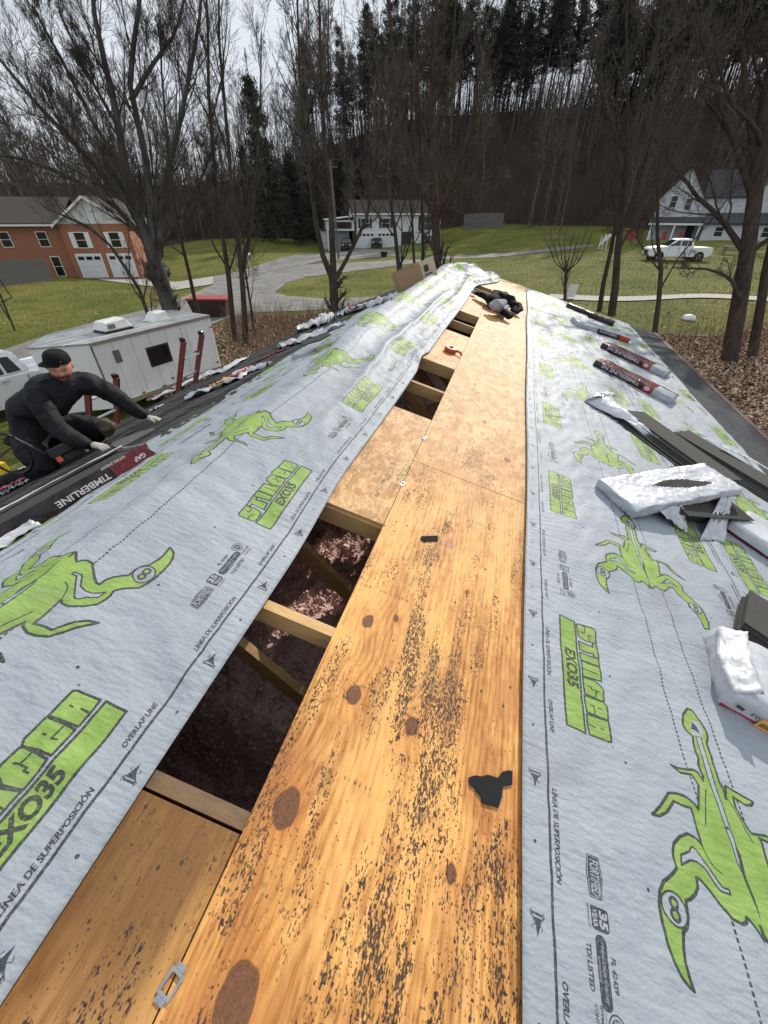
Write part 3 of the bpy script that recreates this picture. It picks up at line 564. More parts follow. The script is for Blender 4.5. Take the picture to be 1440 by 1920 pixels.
MB().fbox(RS(3.20, Y0R, .009), SR*.10, (0, Y1R-Y0R, 0), NR*.002).build('drip_edge', mat('rusty_drip_edge', (.14, .09, .07), .8, .3), house)
MB().fbox(RS(-1.31, Y1R-.02, -.16), SR*4.55, (0, .02, 0), NR*.15).build('rake_board', M_TRIM, house); MB().fbox(LS(.0, Y1R-.02, -.16), SL*3.34, (0, .02, 0), NL*.15).build('rake_board', M_TRIM, house)

# printed underlayment rolls
def wrinkle(s, y, seed, amp=1., left=False):
    rd = lambda a, b, k: (1-np.abs(2*nz(a, b, k)-1))**3
    cr_ = .0045*rd(s*7+y*3, y*6-s*3, seed+40)*ss(.35, .7, nz(s*1.9, y*1.5, seed+41))+.0026*rd(s*13-y*5, y*15+s*6, seed+42)*ss(.4, .7, nz(s*2.7, y*2.1, seed+43))
    zig = .0045*np.exp(-((s-(.62 if not left else 9)-.02*np.sin(y*1.1))/.05)**2)*(np.abs(np.sin(y*np.pi/.032+s*30))-.4)
    n = amp*1.3*(cr_+zig+.010*(fbm(s*3.2, y*3.2, seed, 3)-.5)+.0055*(nz(s*9+y*4, y*26-s*9, seed+1)-.5)*ss(.3, .7, nz(s*2.3, y*1.7, seed+2))+.004*(nz(s*28, y*17, seed+3)-.5))
    return n
def roll(name, pos, y0, y1, v0, v1, tile, seed, mats=None, ds=.022, label=None):
    vv = np.arange(v0, v1+1e-6, ds); yy = np.arange(y0, y1+1e-6, .028)
    v, y = np.meshgrid(vv, yy, indexing='ij'); P, uv = pos(v, y)
    V, F, U = grid_np(P, uv); me = mesh_np(name, V, F, [M_SHEET], True, U); o = np_part(name, me, house); 
    if label: o['label'] = label
    sd = o.modifiers.new('thickness', 'SOLIDIFY'); sd.thickness = .0012; sd.offset = -1; return o
T_ = TL/1000; RWm = RW/1000
def right_pos(s_off, lift, seed, endw=0):
    def f(v, y):
        ed = .006*np.sin(y*2.1+seed)+.010*(nz(y*1.4, y*0+seed, 3)-.5)
        s = s_off+v+ed*(1-ss(0, .3, v)); 
        if endw: s = s+ss(RWm-.35, RWm-.05, v)*.035*(fbm(y*2.3, y*0, 19, 4)-.5)*2
        h = np.maximum(lift+.009+wrinkle(s, y, seed)*ss(.0, .05, v), lift+.003)+.004*ss(.03, 0, v)*nz(y*3, y*0, 5)
        X = s/CR; Z = H-1.27-.27*X
        end = ss(10.5, 10.75, y)*.05
        P = np.stack([X+NR.x*h, y+0*v, Z+NR.z*h-end], -1)
        a = (-y+1.3)/T_; return P, np.stack([a, (v)/RWm], -1)
    return f
roll('underlayment', right_pos(.272, .012, 3), Y0R, 10.76, 0, RWm, 0, 1)
roll('underlayment', right_pos(1.44, 0, 7, 1), Y0R, 10.76, 0, 1.19, 0, 2)
MB().fbox(RS(2.50, Y0R, .002), RS(3.275, Y0R)-RS(2.50, Y0R), (0, Y1R-Y0R, 0), NR*.003).build('ice_barrier', M_ICE, house)
def left_profile(v, y, h):                 # v measured from the open edge over the ridge
    e = .667+.04*ss(.9, 1.7, y)+.0*y+.03*ss(3.3, 3.7, y)*(1-ss(3.8, 4.0, y))-.36*ss(8.25, 10.3, y)
    e = e+.008*np.sin(y*1.7)
    vr = 1.3154-e
    t = v-vr                               # >0 on the left slope
    X = np.where(t < 0, (-e-v)/CR, XR-np.maximum(t, 0)/CL)
    Z = np.where(X > XR, H-1.27-.27*X, ZR-.367*(XR-X))
    Z = Z+.004
    k = ss(-.05, .05, t); nx = NR.x*(1-k)+NL.x*k
    return X+nx*h, Z+h, t
def l1(v, y):
    vf = v+.035*(nz(y*2.2, v*2, 63)-.5)+.02*(nz(y*6, v*3, 64)-.5); lift = .115*ss(2.2, 4.3, y)*np.exp(-(np.sqrt(((vf-.68)/.15)**2+.05)-.22))*np.exp(-.55*((vf-.68)/.15)**2)*(1-.45*ss(9.3, 10.6, y))
    lift = lift+.05*ss(1.7, 3.2, y)*(1-ss(5.5, 8, y))*np.exp(-np.abs((vf-.33-.02*np.sin(y*2.2))/.04))+.03*ss(4, 6, y)*np.exp(-np.abs((vf-.2-.03*np.sin(y*1.5))/.04))
    lift = lift+.03*ss(3.52, 3.6, y)*(1-ss(3.7, 3.78, y))*ss(.14, .0, v)
    lift = lift+.075*ss(8.2, 8.8, y)*fbm(v*5+y*1.5, y*4-v*3, 31, 3)*ss(0, .12, v)
    rip = .014*ss(.36, .55, v)*(1-ss(.9, 1.1, v))*ss(1.2, 2., y)*(np.sin(y*2*np.pi/.055+6*v+3*nz(v*6, y*3, 77))*.5)*nz(v*7, y*5, 78)
    rip2 = .005*(nz(v*6+y*5, y*16-v*5, 80)-.5)*ss(.05, .3, v)
    h = .013+lift+wrinkle(v, y, 11, 1.3, True)*ss(0, .06, v)+rip*.7+rip2
    X, Z, t = left_profile(v, y, h); Z = Z-ss(10.55, 10.78, y)*.05
    return np.stack([X, y, Z], -1), np.stack([(y+.159+1.3)/T_, v/RWm], -1)
roll('underlayment', l1, Y0R, 10.78, 0, RWm, 0, 4, ds=.02)
def l2(v, y):
    w = .50+v+.05*(fbm(y*1.5, y*0, 91, 3)-.5)*ss(.35, .6, v); X = XR-w/CL; h = .006+wrinkle(v, y, 15, .8)+.02*ss(3, 5, y)*nz(v*3, y*2, 4)
    return np.stack([X-.3445*h, y+0*v, ZR-.3445*w+h], -1), np.stack([(y+.75)/T_, v/RWm], -1)
roll('underlayment', l2, Y0R, 10.7, 0, .66, 0, 5)

# black shingles course by course on the left slope
def shingle_mesh(k):
    rg = random.Random(k); mb = MB(); L = .995; mb.fbox((0, 0, 0), (0, L, 0), (.335, 0, 0), (0, 0, .0035))
    y = 0
    while y < L-.02:
        w = rg.uniform(.09, .2); e = min(L, y+w)
        if rg.random() < .6: mb.fbox((.0, y, .0036), (0, e-y, 0), (.145, 0, 0), (0, 0, .0032))
        y = e+rg.uniform(.0, .05)
    me = bpy.data.meshes.new('shingle'); me.from_pydata(mb.v, [], mb.f); me.materials.append(M_ASPH if k % 2 else M_ASPH2); return me
SHM = [shingle_mesh(k) for k in range(6)]
wc = 3.35-.335; ci = 0
while wc > .97:
    y = -2.6-(ci % 3)*.33
    while y < 10.72:
        if y > -1.2 or 0:
            o = bpy.data.objects.new('shingle', SHM[(ci*5+int(y*7)) % 6]); COL.objects.link(o); o.parent = house
            wob = random.uniform(-.003, .003)
            org = LS(wc+.335+wob, min(y, 9.72), .002+.0006)-Vector(house['_o'])
            # local x runs up the slope, y along the ridge; the butt rests on the course below
            ex = (-SL+NL*(-.012)).normalized(); M = Matrix.Identity(4)
            ey = Vector((0, 1, 0)); ez = ey.cross(-ex) if ey.cross(-ex).z > 0 else ex.cross(ey)
            for r_ in range(3): M[r_][0] = ex[r_]; M[r_][1] = ey[r_]; M[r_][2] = ez[r_]; M[r_][3] = org[r_]+(ez*.005)[r_]
            o.matrix_local = M
        y += 1.0
    wc -= .145; ci += 1
# ---------------- things lying on the roof ----------------
def plastic(name, c1, c2, c3=None, rough=.28):
    m = mat(name, c1, rough, col2=c2, scale=6, spec=.6, detail=5); nt = m.node_tree; b = nt.nodes['Principled BSDF']; tc = nt.nodes.new('ShaderNodeTexCoord'); prev = None
    dn = nt.nodes.new('ShaderNodeTexNoise'); dn.inputs['Scale'].default_value = 9; nt.links.new(tc.outputs['Object'], dn.inputs['Vector']); ad = nt.nodes.new('ShaderNodeMixRGB'); ad.blend_type = 'ADD'; ad.inputs[0].default_value = .12; nt.links.new(tc.outputs['Object'], ad.inputs[1]); nt.links.new(dn.outputs['Color'], ad.inputs[2])
    for sc, ds, st in ((6, .008, (1, 2.6, 1)), (19, .0035, (2.2, 1, 1)), (60, .0011, (1, 1, 1))):
        mp = nt.nodes.new('ShaderNodeMapping'); mp.inputs['Scale'].default_value = st; nt.links.new(ad.outputs[0], mp.inputs[0]); v = nt.nodes.new('ShaderNodeTexVoronoi'); v.inputs['Scale'].default_value = sc; nt.links.new(mp.outputs[0], v.inputs['Vector'])
        bp = nt.nodes.new('ShaderNodeBump'); bp.inputs['Distance'].default_value = ds; bp.inputs['Strength'].default_value = .55; nt.links.new(v.outputs['Distance'], bp.inputs['Height'])
        if prev is not None: nt.links.new(prev.outputs[0], bp.inputs['Normal'])
        prev = bp
    nt.links.new(prev.outputs[0], b.inputs['Normal']); return m
M_WHP = plastic('white_film', (.36, .38, .42), (.62, .63, .66), rough=.4)
M_SIL = plastic('silver_film', (.30, .33, .37), (.55, .58, .62), rough=.25)
M_MAR = plastic('maroon_film', (.075, .006, .012), (.16, .014, .022), rough=.25)
M_BLF = plastic('black_film', (.008, .007, .008), (.03, .012, .014), rough=.25)
M_RED = plastic('red_film', (.35, .02, .025), (.5, .06, .06), rough=.3)
M_INK = mat('pale_ink', (.55, .52, .52), .5, .05); M_INKD = mat('dark_ink', (.03, .03, .035), .5, .05); M_ORG = mat('orange_label', (.75, .36, .08), .5, .1)
def frame(o, ex, n):
    ex = ex.normalized(); ez = (n-ex*n.dot(ex)).normalized(); ey = ez.cross(ex); return o, ex, ey, ez
def fr_pt(fr, a, b, c): return fr[0]+fr[1]*a+fr[2]*b+fr[3]*c
def letters(txt, fr, a, b, wdt, hgt, m, name, parent, plane='top', c=0, flip=False, slant=0, bold=.02):
    tr = text_tris(txt, 0, 0, wdt, hgt, slant, bold); mb = MB()
    for t in tr:
        q = []
        for (x, y) in t:
            if flip: x, y = wdt-x, hgt-y
            q.append(fr_pt(fr, a+x, b+y, c) if plane == 'top' else (fr_pt(fr, a+x, b, c+y)))
        mb.add(q, [(0, 1, 2)])
    return mb.build(name, m, parent)
def rbox(fr, L, Wd, Ht, seed, nx=26, ny=10, nzv=4, amp=.006, sag=0, matf=None, mats=(), name='wrapper', parent=None, smooth=True):
    """a wrapped box with dented, crumpled film"""
    bm = bmesh.new(); vd = {}
    def V(i, j, k):
        if (i, j, k) not in vd:
            a, b, c = i/nx, j/ny, k/nzv; x = a*L; y = b*Wd; z = c*Ht
            q = nz(np.array([a*9+seed]), np.array([b*5+c*3]), seed)[0]; q2 = nz(np.array([a*31+seed]), np.array([b*17+c*9]), seed+5)[0]
            d = amp*(2*q-1)+amp*.7*(2*q2-1); e = .006
            if i in (0, nx): x += d*1.5+(-1 if i else 1)*0; 
            if j in (0, ny): y += d
            if k == nzv: z += d-e*((2*b-1)**8)-e*((2*a-1)**16)+sag*math.sin(math.pi*a)
            if k == 0: z = max(0, z)
            if k in (0, nzv) and j in (0, ny): y += (e*.6 if j == 0 else -e*.6)
            vd[(i, j, k)] = bm.verts.new(fr_pt(fr, x, y, z))
        return vd[(i, j, k)]
    def Q(p, c):
        f = bm.faces.new([V(*t) for t in p]); f.material_index = matf(*c) if matf else 0; f.smooth = smooth
    for i in range(nx):
        for j in range(ny):
            c = ((i+.5)/nx, (j+.5)/ny)
            Q([(i, j, nzv), (i+1, j, nzv), (i+1, j+1, nzv), (i, j+1, nzv)], (*c, 'top')); Q([(i, j, 0), (i, j+1, 0), (i+1, j+1, 0), (i+1, j, 0)], (*c, 'bot'))
        for k in range(nzv):
            c = ((i+.5)/nx, (k+.5)/nzv)
            Q([(i, 0, k), (i+1, 0, k), (i+1, 0, k+1), (i, 0, k+1)], (*c, 'front')); Q([(i, ny, k), (i, ny, k+1), (i+1, ny, k+1), (i+1, ny, k)], (*c, 'back'))
    for j in range(ny):
        for k in range(nzv):
            c = ((j+.5)/ny, (k+.5)/nzv)
            Q([(0, j, k), (0, j, k+1), (0, j+1, k+1), (0, j+1, k)], (*c, 'left')); Q([(nx, j, k), (nx, j+1, k), (nx, j+1, k+1), (nx, j, k+1)], (*c, 'right'))
    me = bpy.data.meshes.new(name); org = Vector(parent['_o'])
    for v in bm.verts: v.co -= org
    bmesh.ops.recalc_face_normals(bm, faces=bm.faces); bm.to_mesh(me); bm.free()
    for m in mats: me.materials.append(m)
    return link(name, me, parent)
def rframe(s, y, ang, h=0., tilt=0.):
    o = RS(s, y, .008+h); ex = SR*math.cos(ang)+Vector((0, 1, 0))*math.sin(ang); n = NR
    if tilt: ex = (ex+NR*tilt).normalized()
    return frame(o, ex, n)
PK = 'wrapped shingle bundles on the right slope'
def bundle(fr, label, style, seed, L=1.0, Wd=.33, Ht=.088):
    t = thing('shingle_bundle', label, 'shingle bundle', tuple(fr[0]), PK)
    mats = [M_WHP, M_SIL, M_MAR, M_BLF, M_RED, M_ASPH2]
    def mf(a, b, side):
        if style == 'maroon':
            if side == 'top': return (2 if a < .76 else 1) if b < .82 else 3
            if side == 'front': return (3 if b > .25 or a < .3 else 2) if a < .66 else (4 if a < .76 else 1)
            return 1 if side == 'right' else 3
        if style == 'silver':
            if side == 'top': return 1
            if side == 'front': return (1 if a < .38 else 3) if a < .8 else 4
            return 1
        if style == 'white':
            if side == 'front': return 0 if b > .3 else 2
            return 0
        if style == 'white2':
            if side == 'front': return 0 if b > .3 else 4
            if side == 'top': return 0
            return 0
        if side == 'top': return 3 if b < .4 else 2
        return 3
    rbox(fr, L, Wd, Ht, seed, matf=mf, mats=mats, parent=t, amp=.005)
    if style == 'maroon':
        letters('TIMBERLINE NS', fr, .1, -.0085, .5, .045, M_INK, 'lettering', t, 'side', .035, flip=True)
        MB().prism([fr_pt(fr, .68, -.009, .03), fr_pt(fr, .72, -.009, .03), fr_pt(fr, .74, -.009, .055), fr_pt(fr, .70, -.009, .08), fr_pt(fr, .66, -.009, .055)], -fr[2]*.001).build('emblem', M_INK, t)
    if style == 'silver': letters('TIMBERLINE NS', fr, .42, -.009, .34, .04, M_INK, 'lettering', t, 'side', .035, flip=True)
    return t
bundle(rframe(1.10, 9.74, math.radians(-16)), 'narrow shingle bundle with dark red side, farthest up the roof on the right', 'dark', 3, Wd=.2)
bundle(rframe(1.16, 8.02, math.radians(12)), 'silver topped shingle bundle with crumpled left end, second from the far end', 'silver', 4, Wd=.36)
bundle(rframe(1.44, 6.98, math.radians(-28)), 'dark red shingle bundle with a silver end beside the silver topped one', 'maroon', 5, Wd=.30)
bundle(rframe(1.16, 5.72, math.radians(-30)), 'dark red shingle bundle closest to the opened stack, red top glinting', 'maroon', 6, Wd=.30)
# opened stacks: fanned shingles, each a slab of its own
M_SLAB = mat('shingle_top_grey', (.075, .072, .066), .95, .35, 180, .0012, 400, spec=.2)
def slabs(t, fr, n, L, Wd, fan, dz=.0065, m=M_ASPH2, jit=.008, cut=None):
    for k in range(n):
        a = random.uniform(-jit, jit)+fan[0]*k; b = random.uniform(-jit, jit)+fan[1]*k
        MB().fbox(fr_pt(fr, a, b, k*dz), fr[1]*L+fr[3]*fan[2]*L*k/n, fr[2]*Wd, fr[3]*.0045).build('shingle', [M_ASPH2, M_SLAB][k % 3 > 0], t)
def film(name, pts_a, pts_b, m, parent, seed, n=24, k=8, amp=.02, sag=0):
    """loose plastic between two edge paths"""
    def samp(P, t):
        x = t*(len(P)-1); i = min(int(x), len(P)-2); f = x-i; return P[i].lerp(P[i+1], f)
    P = np.zeros((n+1, k+1, 3))
    for i in range(n+1):
        for j in range(k+1):
            a, b = i/n, j/k; p = samp(pts_a, a).lerp(samp(pts_b, a), b)
            q = abs(nz(np.array([a*8+b*3+seed]), np.array([b*5-a*4]), seed)[0]-.5)*2; q2 = nz(np.array([a*22+b*7]), np.array([b*16]), seed+3)[0]-.5
            P[i, j] = tuple(p+Vector((0, 0, amp*(q*1.2+q2)+sag*math.sin(math.pi*b))))
    V, F, _ = grid_np(P); o = np_part(name, mesh_np(name, V, F, [m], True), parent); sd = o.modifiers.new('thickness', 'SOLIDIFY'); sd.thickness = .002; return o
a5 = math.atan2(3.35-4.36, 1.84-1.09)
fr = rframe(1.0, 4.12, a5, 0); t = thing('opened_shingle_bundle', 'opened stack of grey shingles sliding downslope with white film peeled off its left side', 'shingle bundle', tuple(fr[0]))
slabs(t, fr, 11, 1.05, .30, (.016, .013, .0), .0085, jit=.012); 
film('torn_wrapper', [RS(.86, 4.15, .02), RS(1.2, 3.92, .05), RS(1.61, 3.50, .02)], [RS(1.02, 4.34, .10), RS(1.22, 4.08, .09), RS(1.66, 3.60, .03)], M_WHP, t, 3, amp=.015, sag=.03)
film('torn_wrapper', [RS(.86, 4.15, .02), RS(.92, 4.3, .05), RS(1.12, 4.42, .10)], [RS(1.0, 4.18, .11), RS(1.05, 4.28, .11), RS(1.2, 4.40, .11)], M_SIL, t, 5, amp=.015, sag=.02)
fr = rframe(1.55, 3.98, a5+.22, .0); t = thing('opened_shingle_bundle', 'opened stack of black shingles lower on the slope, beside the peeled grey stack', 'shingle bundle', tuple(fr[0]))
slabs(t, fr, 9, 1.1, .30, (.012, .020, .0), .0085, jit=.012)
film('torn_wrapper', [RS(2.1, 4.02, .11), RS(2.3, 3.95, .11), RS(2.55, 3.84, .1)], [RS(2.2, 4.1, .10), RS(2.35, 4.0, .11), RS(2.56, 3.85, .1)], M_WHP, t, 8, amp=.01)
# the bundle propped on an open stack
o6 = RS(.755, 2.50, .0); frb = rframe(1.02, 2.36, math.radians(37), .0)
fr = rframe(1.20, 2.42, math.radians(28), 0); t = thing('opened_shingle_bundle', 'small open stack of shingles under the propped white bundle', 'shingle bundle', tuple(fr[0]))
slabs(t, fr, 13, .62, .30, (.005, -.004, .0), .0085, jit=.012)
A = RS(.745, 2.50, .015); B = RS(1.53, 3.09, .15); D = RS(.94, 2.25, .03)
ex = (B-A).normalized(); ey = -((D-A)-ex*(D-A).dot(ex)).normalized(); ez = ex.cross(ey); fr6 = (D, ex, ey, ez)
t = thing('shingle_bundle', 'white wrapped shingle bundle torn open on top, propped on an open stack', 'shingle bundle', tuple(D), PK)
rbox(fr6, 1.0, .32, .072, 12, matf=lambda a, b, s: (1 if (s == 'top' and abs(b-.42-.12*math.sin(a*5)) < .14*math.sin(math.pi*min(1, max(0, (a-.32)/.5))) and .32 < a < .82) else (2 if s == 'front' and a > .45 and b < .3 else (3 if s == 'left' or (s == 'front' and a < .4) else 0))), mats=[M_WHP, M_ASPH2, M_RED, M_SIL], parent=t, nx=110, ny=40, amp=.0045)
P6 = fr_pt(fr6, .60, .0, .01); film('torn_wrapper', [fr_pt(fr6, .2, -.005, .03), fr_pt(fr6, .42, -.005, .03)], [RS(1.27, 2.36, .03), RS(1.33, 2.34, .02)], M_WHP, t, 21, n=10, k=14, amp=.02)
film('torn_wrapper', [fr_pt(fr6, .80, -.0, .02), fr_pt(fr6, .92, -.0, .02)], [RS(1.40, 2.33, .02), RS(1.60, 2.42, .01)], M_WHP, t, 27, n=10, k=16, amp=.02)
bundle(rframe(1.66, 2.62, math.radians(-42)), 'white wrapped shingle bundle with purple stripe at the right edge, behind the open stack', 'white', 31, Wd=.36)
fr = rframe(1.30, 1.56, math.radians(-28)); t = thing('opened_shingle_bundle', 'black open stack of shingles at the right edge, behind the big white bundle', 'shingle bundle', tuple(fr[0]))
slabs(t, fr, 14, 1.0, .32, (-.001, .001, 0), .007)
fr9 = rframe(1.055, 1.115, math.radians(-11)); t9 = bundle(fr9, 'large white wrapped shingle bundle with orange barcode label at the right edge', 'white2', 41, Wd=.36, Ht=.12)
letters('03', fr9, .085, -.0125, .03, .018, M_INKD, 'lettering', t9, 'side', .055, flip=True)
MB().fbox(fr_pt(fr9, .125, -.012, .02), fr9[1]*.12, -fr9[2]*.001, fr9[3]*.05).build('barcode_label', M_ORG, t9)
mb = MB(); [mb.fbox(fr_pt(fr9, .135+.007*k, -.0135, .03), fr9[1]*.003, -fr9[2]*.0008, fr9[3]*.022) for k in range(12)]; mb.build('barcode', M_INKD, t9)
mb = MB(); [mb.fbox(fr_pt(fr9, .03+.006*k, -.0125, .06-.001*k), fr9[1]*.005, -fr9[2]*.0008, fr9[3]*.014) for k in range(5)]; mb.build('stamp', M_INKD, t9)
film('loose_flap', [fr_pt(fr9, -.01, .0, .10), fr_pt(fr9, -.03, .18, .09), fr_pt(fr9, .0, .36, .10)], [fr_pt(fr9, .07, .02, .145), fr_pt(fr9, .06, .18, .15), fr_pt(fr9, .08, .34, .145)], M_WHP, t9, 43, amp=.011)
t = thing('crumpled_wrapper', 'scrap of white plastic wrapper at the bottom right corner of the roof', 'plastic wrapper', tuple(RS(.75, .22)))
film('film', [RS(.72, .13, .01), RS(.80, .12, .03), RS(1.0, .10, .02)], [RS(.73, .22, .02), RS(.80, .23, .06), RS(1.0, .24, .02)], M_WHP, t, 51, amp=.03)
# bundle by the worker on the left slope
def lframe(w, y, ang, h=0.):
    o = LS(w, y, .010+h); ex = Vector((0, 1, 0))*math.cos(ang)+SL*math.sin(ang); return frame(o, ex, NL)
frl = lframe(.80, .56, -.20); t = thing('opened_shingle_bundle', 'opened black shingle bundle with dark red end label, lying beside the worker', 'shingle bundle', tuple(frl[0]))
slabs(t, frl, 13, 1.02, .35, (.0, .0, .0), .0062)
q = frl
MB().fbox(fr_pt(q, .80, -.006, .004), q[1]*.24, -q[2]*.002, q[3]*.085).build('label_panel', M_MAR, t); MB().fbox(fr_pt(q, .25, -.006, .004), q[1]*.545, -q[2]*.002, q[3]*.083).build('label_panel', M_BLF, t)
letters('GAF', q, .93, -.0095, .07, .026, M_INK, 'lettering', t, 'side', .026, flip=True, bold=.03); letters('TIMBERLINE', q, .50, -.0095, .28, .032, M_INK, 'lettering', t, 'side', .02, flip=True); letters('NATURAL SHADOW', q, .76, -.0095, .14, .014, M_INK, 'lettering', t, 'side', .074, flip=True)
film('wrapper_edge', [fr_pt(q, .0, .36, .09), fr_pt(q, .5, .355, .092), fr_pt(q, 1.03, .35, .09)], [fr_pt(q, .0, .30, .095), fr_pt(q, .5, .315, .094), fr_pt(q, 1.03, .25, .095)], M_WHP, t, 61, amp=.006)
film('wrapper_edge', [fr_pt(q, 1.02, -.006, .085), fr_pt(q, 1.02, .17, .09), fr_pt(q, 1.03, .35, .088)], [fr_pt(q, 1.06, -.01, .0), fr_pt(q, 1.065, .17, .03), fr_pt(q, 1.05, .35, .05)], M_WHP, t, 63, amp=.008)
film('wrapper_edge', [fr_pt(q, .0, -.01, .06), fr_pt(q, .18, -.015, .04), fr_pt(q, .38, -.012, .03)], [fr_pt(q, .0, -.06, .0), fr_pt(q, .18, -.05, .0), fr_pt(q, .40, -.02, .0)], M_WHP, t, 65, amp=.015)
# film scraps strewn along the left eave
def scrap(pts, wd, label, m, seed, grp='torn wrappers strewn along the left eave', extra=None, amp=.05):
    amp *= .85; wd *= 1.5
    P = [LP(u, v, .02) for u, v in pts]; t = thing('torn_wrapper', label, 'plastic wrapper', tuple(P[0]), grp)
    a = []; b = []
    for i, p in enumerate(P):
        d = (P[min(i+1, len(P)-1)]-P[max(i-1, 0)]).normalized(); n = Vector((d.y, -d.x, 0)).normalized(); w_ = wd*(.4 if i in (0, len(P)-1) else 1)*(1+.4*math.sin(i*2.3+seed))*1.45
        a.append(p-n*w_/2-SL*0); b.append(p+n*w_/2)
    for q in (a, b):
        for i in range(len(q)): q[i].z = roofz(q[i].x)+.02
    film('film', a, b, m, t, seed, n=max(26, len(P)*10), k=14, amp=amp)
    for (i, mm, f0, f1) in (extra or []):
        aa = [x.lerp(y, f0)+Vector((0, 0, .03)) for x, y in zip(a, b)]; bb = [x.lerp(y, f1)+Vector((0, 0, .03)) for x, y in zip(a, b)]
        film('printed_film', aa[i:i+2], bb[i:i+2], mm, t, seed+9, n=8, k=4, amp=amp*.6)
    return t
scrap([(282, 752), (330, 730), (385, 705), (420, 695), (462, 672)], .22, 'long white plastic wrapper with red print at the foot of the far ladder', M_WHP, 71, extra=[(0, M_RED, .3, .6), (1, M_INK, .2, .5)])
scrap([(352, 748), (395, 732), (430, 715), (470, 695), (505, 684)], .16, 'bluish crumpled wrapper strip with red and tan print, nearer than the long white one', M_WHP, 72, extra=[(1, M_ORG, .3, .7), (2, M_RED, .3, .8)])
scrap([(482, 678), (510, 664), (540, 653)], .10, 'thin maroon printed wrapper strip lying between the heaps of film', M_MAR, 73, amp=.02)
scrap([(525, 650), (560, 640), (600, 628), (648, 610)], .22, 'heap of white wrapper with a grey shingle on it halfway along the left eave', M_WHP, 74, amp=.07)
scrap([(560, 622), (590, 610), (622, 603)], .30, 'puffed white plastic wrapper at the left eave behind the heap with the shingle', M_WHP, 75, amp=.14)
scrap([(640, 590), (672, 580), (705, 572), (737, 562)], .25, 'white wrapper with red corner nearest the cardboard carton', M_WHP, 76, amp=.10, extra=[(0, M_RED, .1, .5), (1, M_MAR, .6, .95)])
scrap([(0, 908), (22, 890), (42, 893)], .30, 'flat white wrapper at the left edge behind the worker', M_WHP, 77, amp=.03)
scrap([(0, 928), (25, 915), (50, 902)], .12, 'torn white and red wrapper below the worker at the left edge', M_WHP, 78, amp=.03, extra=[(0, M_RED, .2, .9), (1, M_RED, .5, .9)])
scrap([(280, 772), (296, 765), (307, 760)], .05, 'small grey twisted scrap just past the outstretched glove', M_SIL, 79, amp=.02)
tag(MB().prism([LP(562, 642, .1), LP(590, 632, .12), LP(612, 624, .12), (LP(622, 628, .12)), LP(600, 640, .1), LP(570, 648, .1)], NL*.006).build('shingle_piece', M_ASPH2), 'grey shingle lying flat on the heap of white wrapper', 'shingle')
tag(MB().prism([LP(212, 828, .012), LP(286, 803, .012), LP(291, 806, .012), LP(225, 842, .012), LP(208, 836, .012)], NL*.006).build('shingle_piece', mat('shingle_pale', (.085, .085, .085), .95, .4, 200)), 'pale grey shingle the worker is setting between his gloves', 'shingle')
# carton
cb = LP(777, 545, 0); cb.z = roofz(cb.x); t = thing('cardboard_carton', 'open brown cardboard carton at the far end of the left slope', 'carton', tuple(cb))
M_CARD = mat('cardboard', (.33, .21, .12), .9, .1, 5); M_CARD2 = mat('cardboard_pale', (.52, .42, .29), .9, .1, 5)
ex = Vector((.62, .38, .25)).normalized(); ey = Vector((-.5, .85, -.1)); ey = (ey-ex*ey.dot(ex)).normalized(); ez = ex.cross(ey)
O = cb-ex*.26+ez*.06-ey*.15
MB().fbox(O, ex*.42, ey*.34, ez*.005).build('bottom', M_CARD, t); MB().fbox(O+ez*.006, ex*.42, ey*.005, ez*.3).build('side', M_CARD, t); MB().fbox(O+ey*.335+ez*.006, ex*.42, ey*.005, ez*.3).build('side', M_CARD, t)
MB().fbox(O+ey*.006+ez*.006, ex*.005, ey*.328, ez*.3).build('side', M_CARD, t); MB().fbox(O+ex*.415+ez*.006+ey*.006, ex*.005, ey*.328, ez*.3).build('side', M_CARD2, t)
MB().fbox(O+ex*.422+ez*.04, (ex*.24-ez*.02+Vector((0, 0, .03))), ey*.005, ez*.28).build('flap', M_CARD2, t)
mb = MB(); mb.fbox(O+ex*.47-ey*.003+ez*.15, ex*.08, -ey*.002, ez*.1).fbox(O+ex*.46-ey*.003+ez*.1, ex*.14, -ey*.002, ez*.02); mb.build('printed_mark', M_INKD, t)
# red chalk reel
c = RP(845, 656, .02); t = thing('chalk_reel', 'small red reel lying on the plywood between the gaps', 'reel', tuple(c)); MR = mat('red_plastic', (.45, .06, .03), .4, .1)
MB().cyl(c-NR*.012, c+NR*.025, .065, 20).build('spool', MR, t, smooth=False, bevel=.004); MB().cyl(c+NR*.026, c+NR*.034, .02, 14).build('hub', M_BLF, t)
MB().tube([c+SR*.05+NR*.01, c+SR*.11-Vector((0, .02, 0))+NR*.012, c+SR*.12-Vector((0, .05, 0))], .012, 8).build('handle', MR, t)
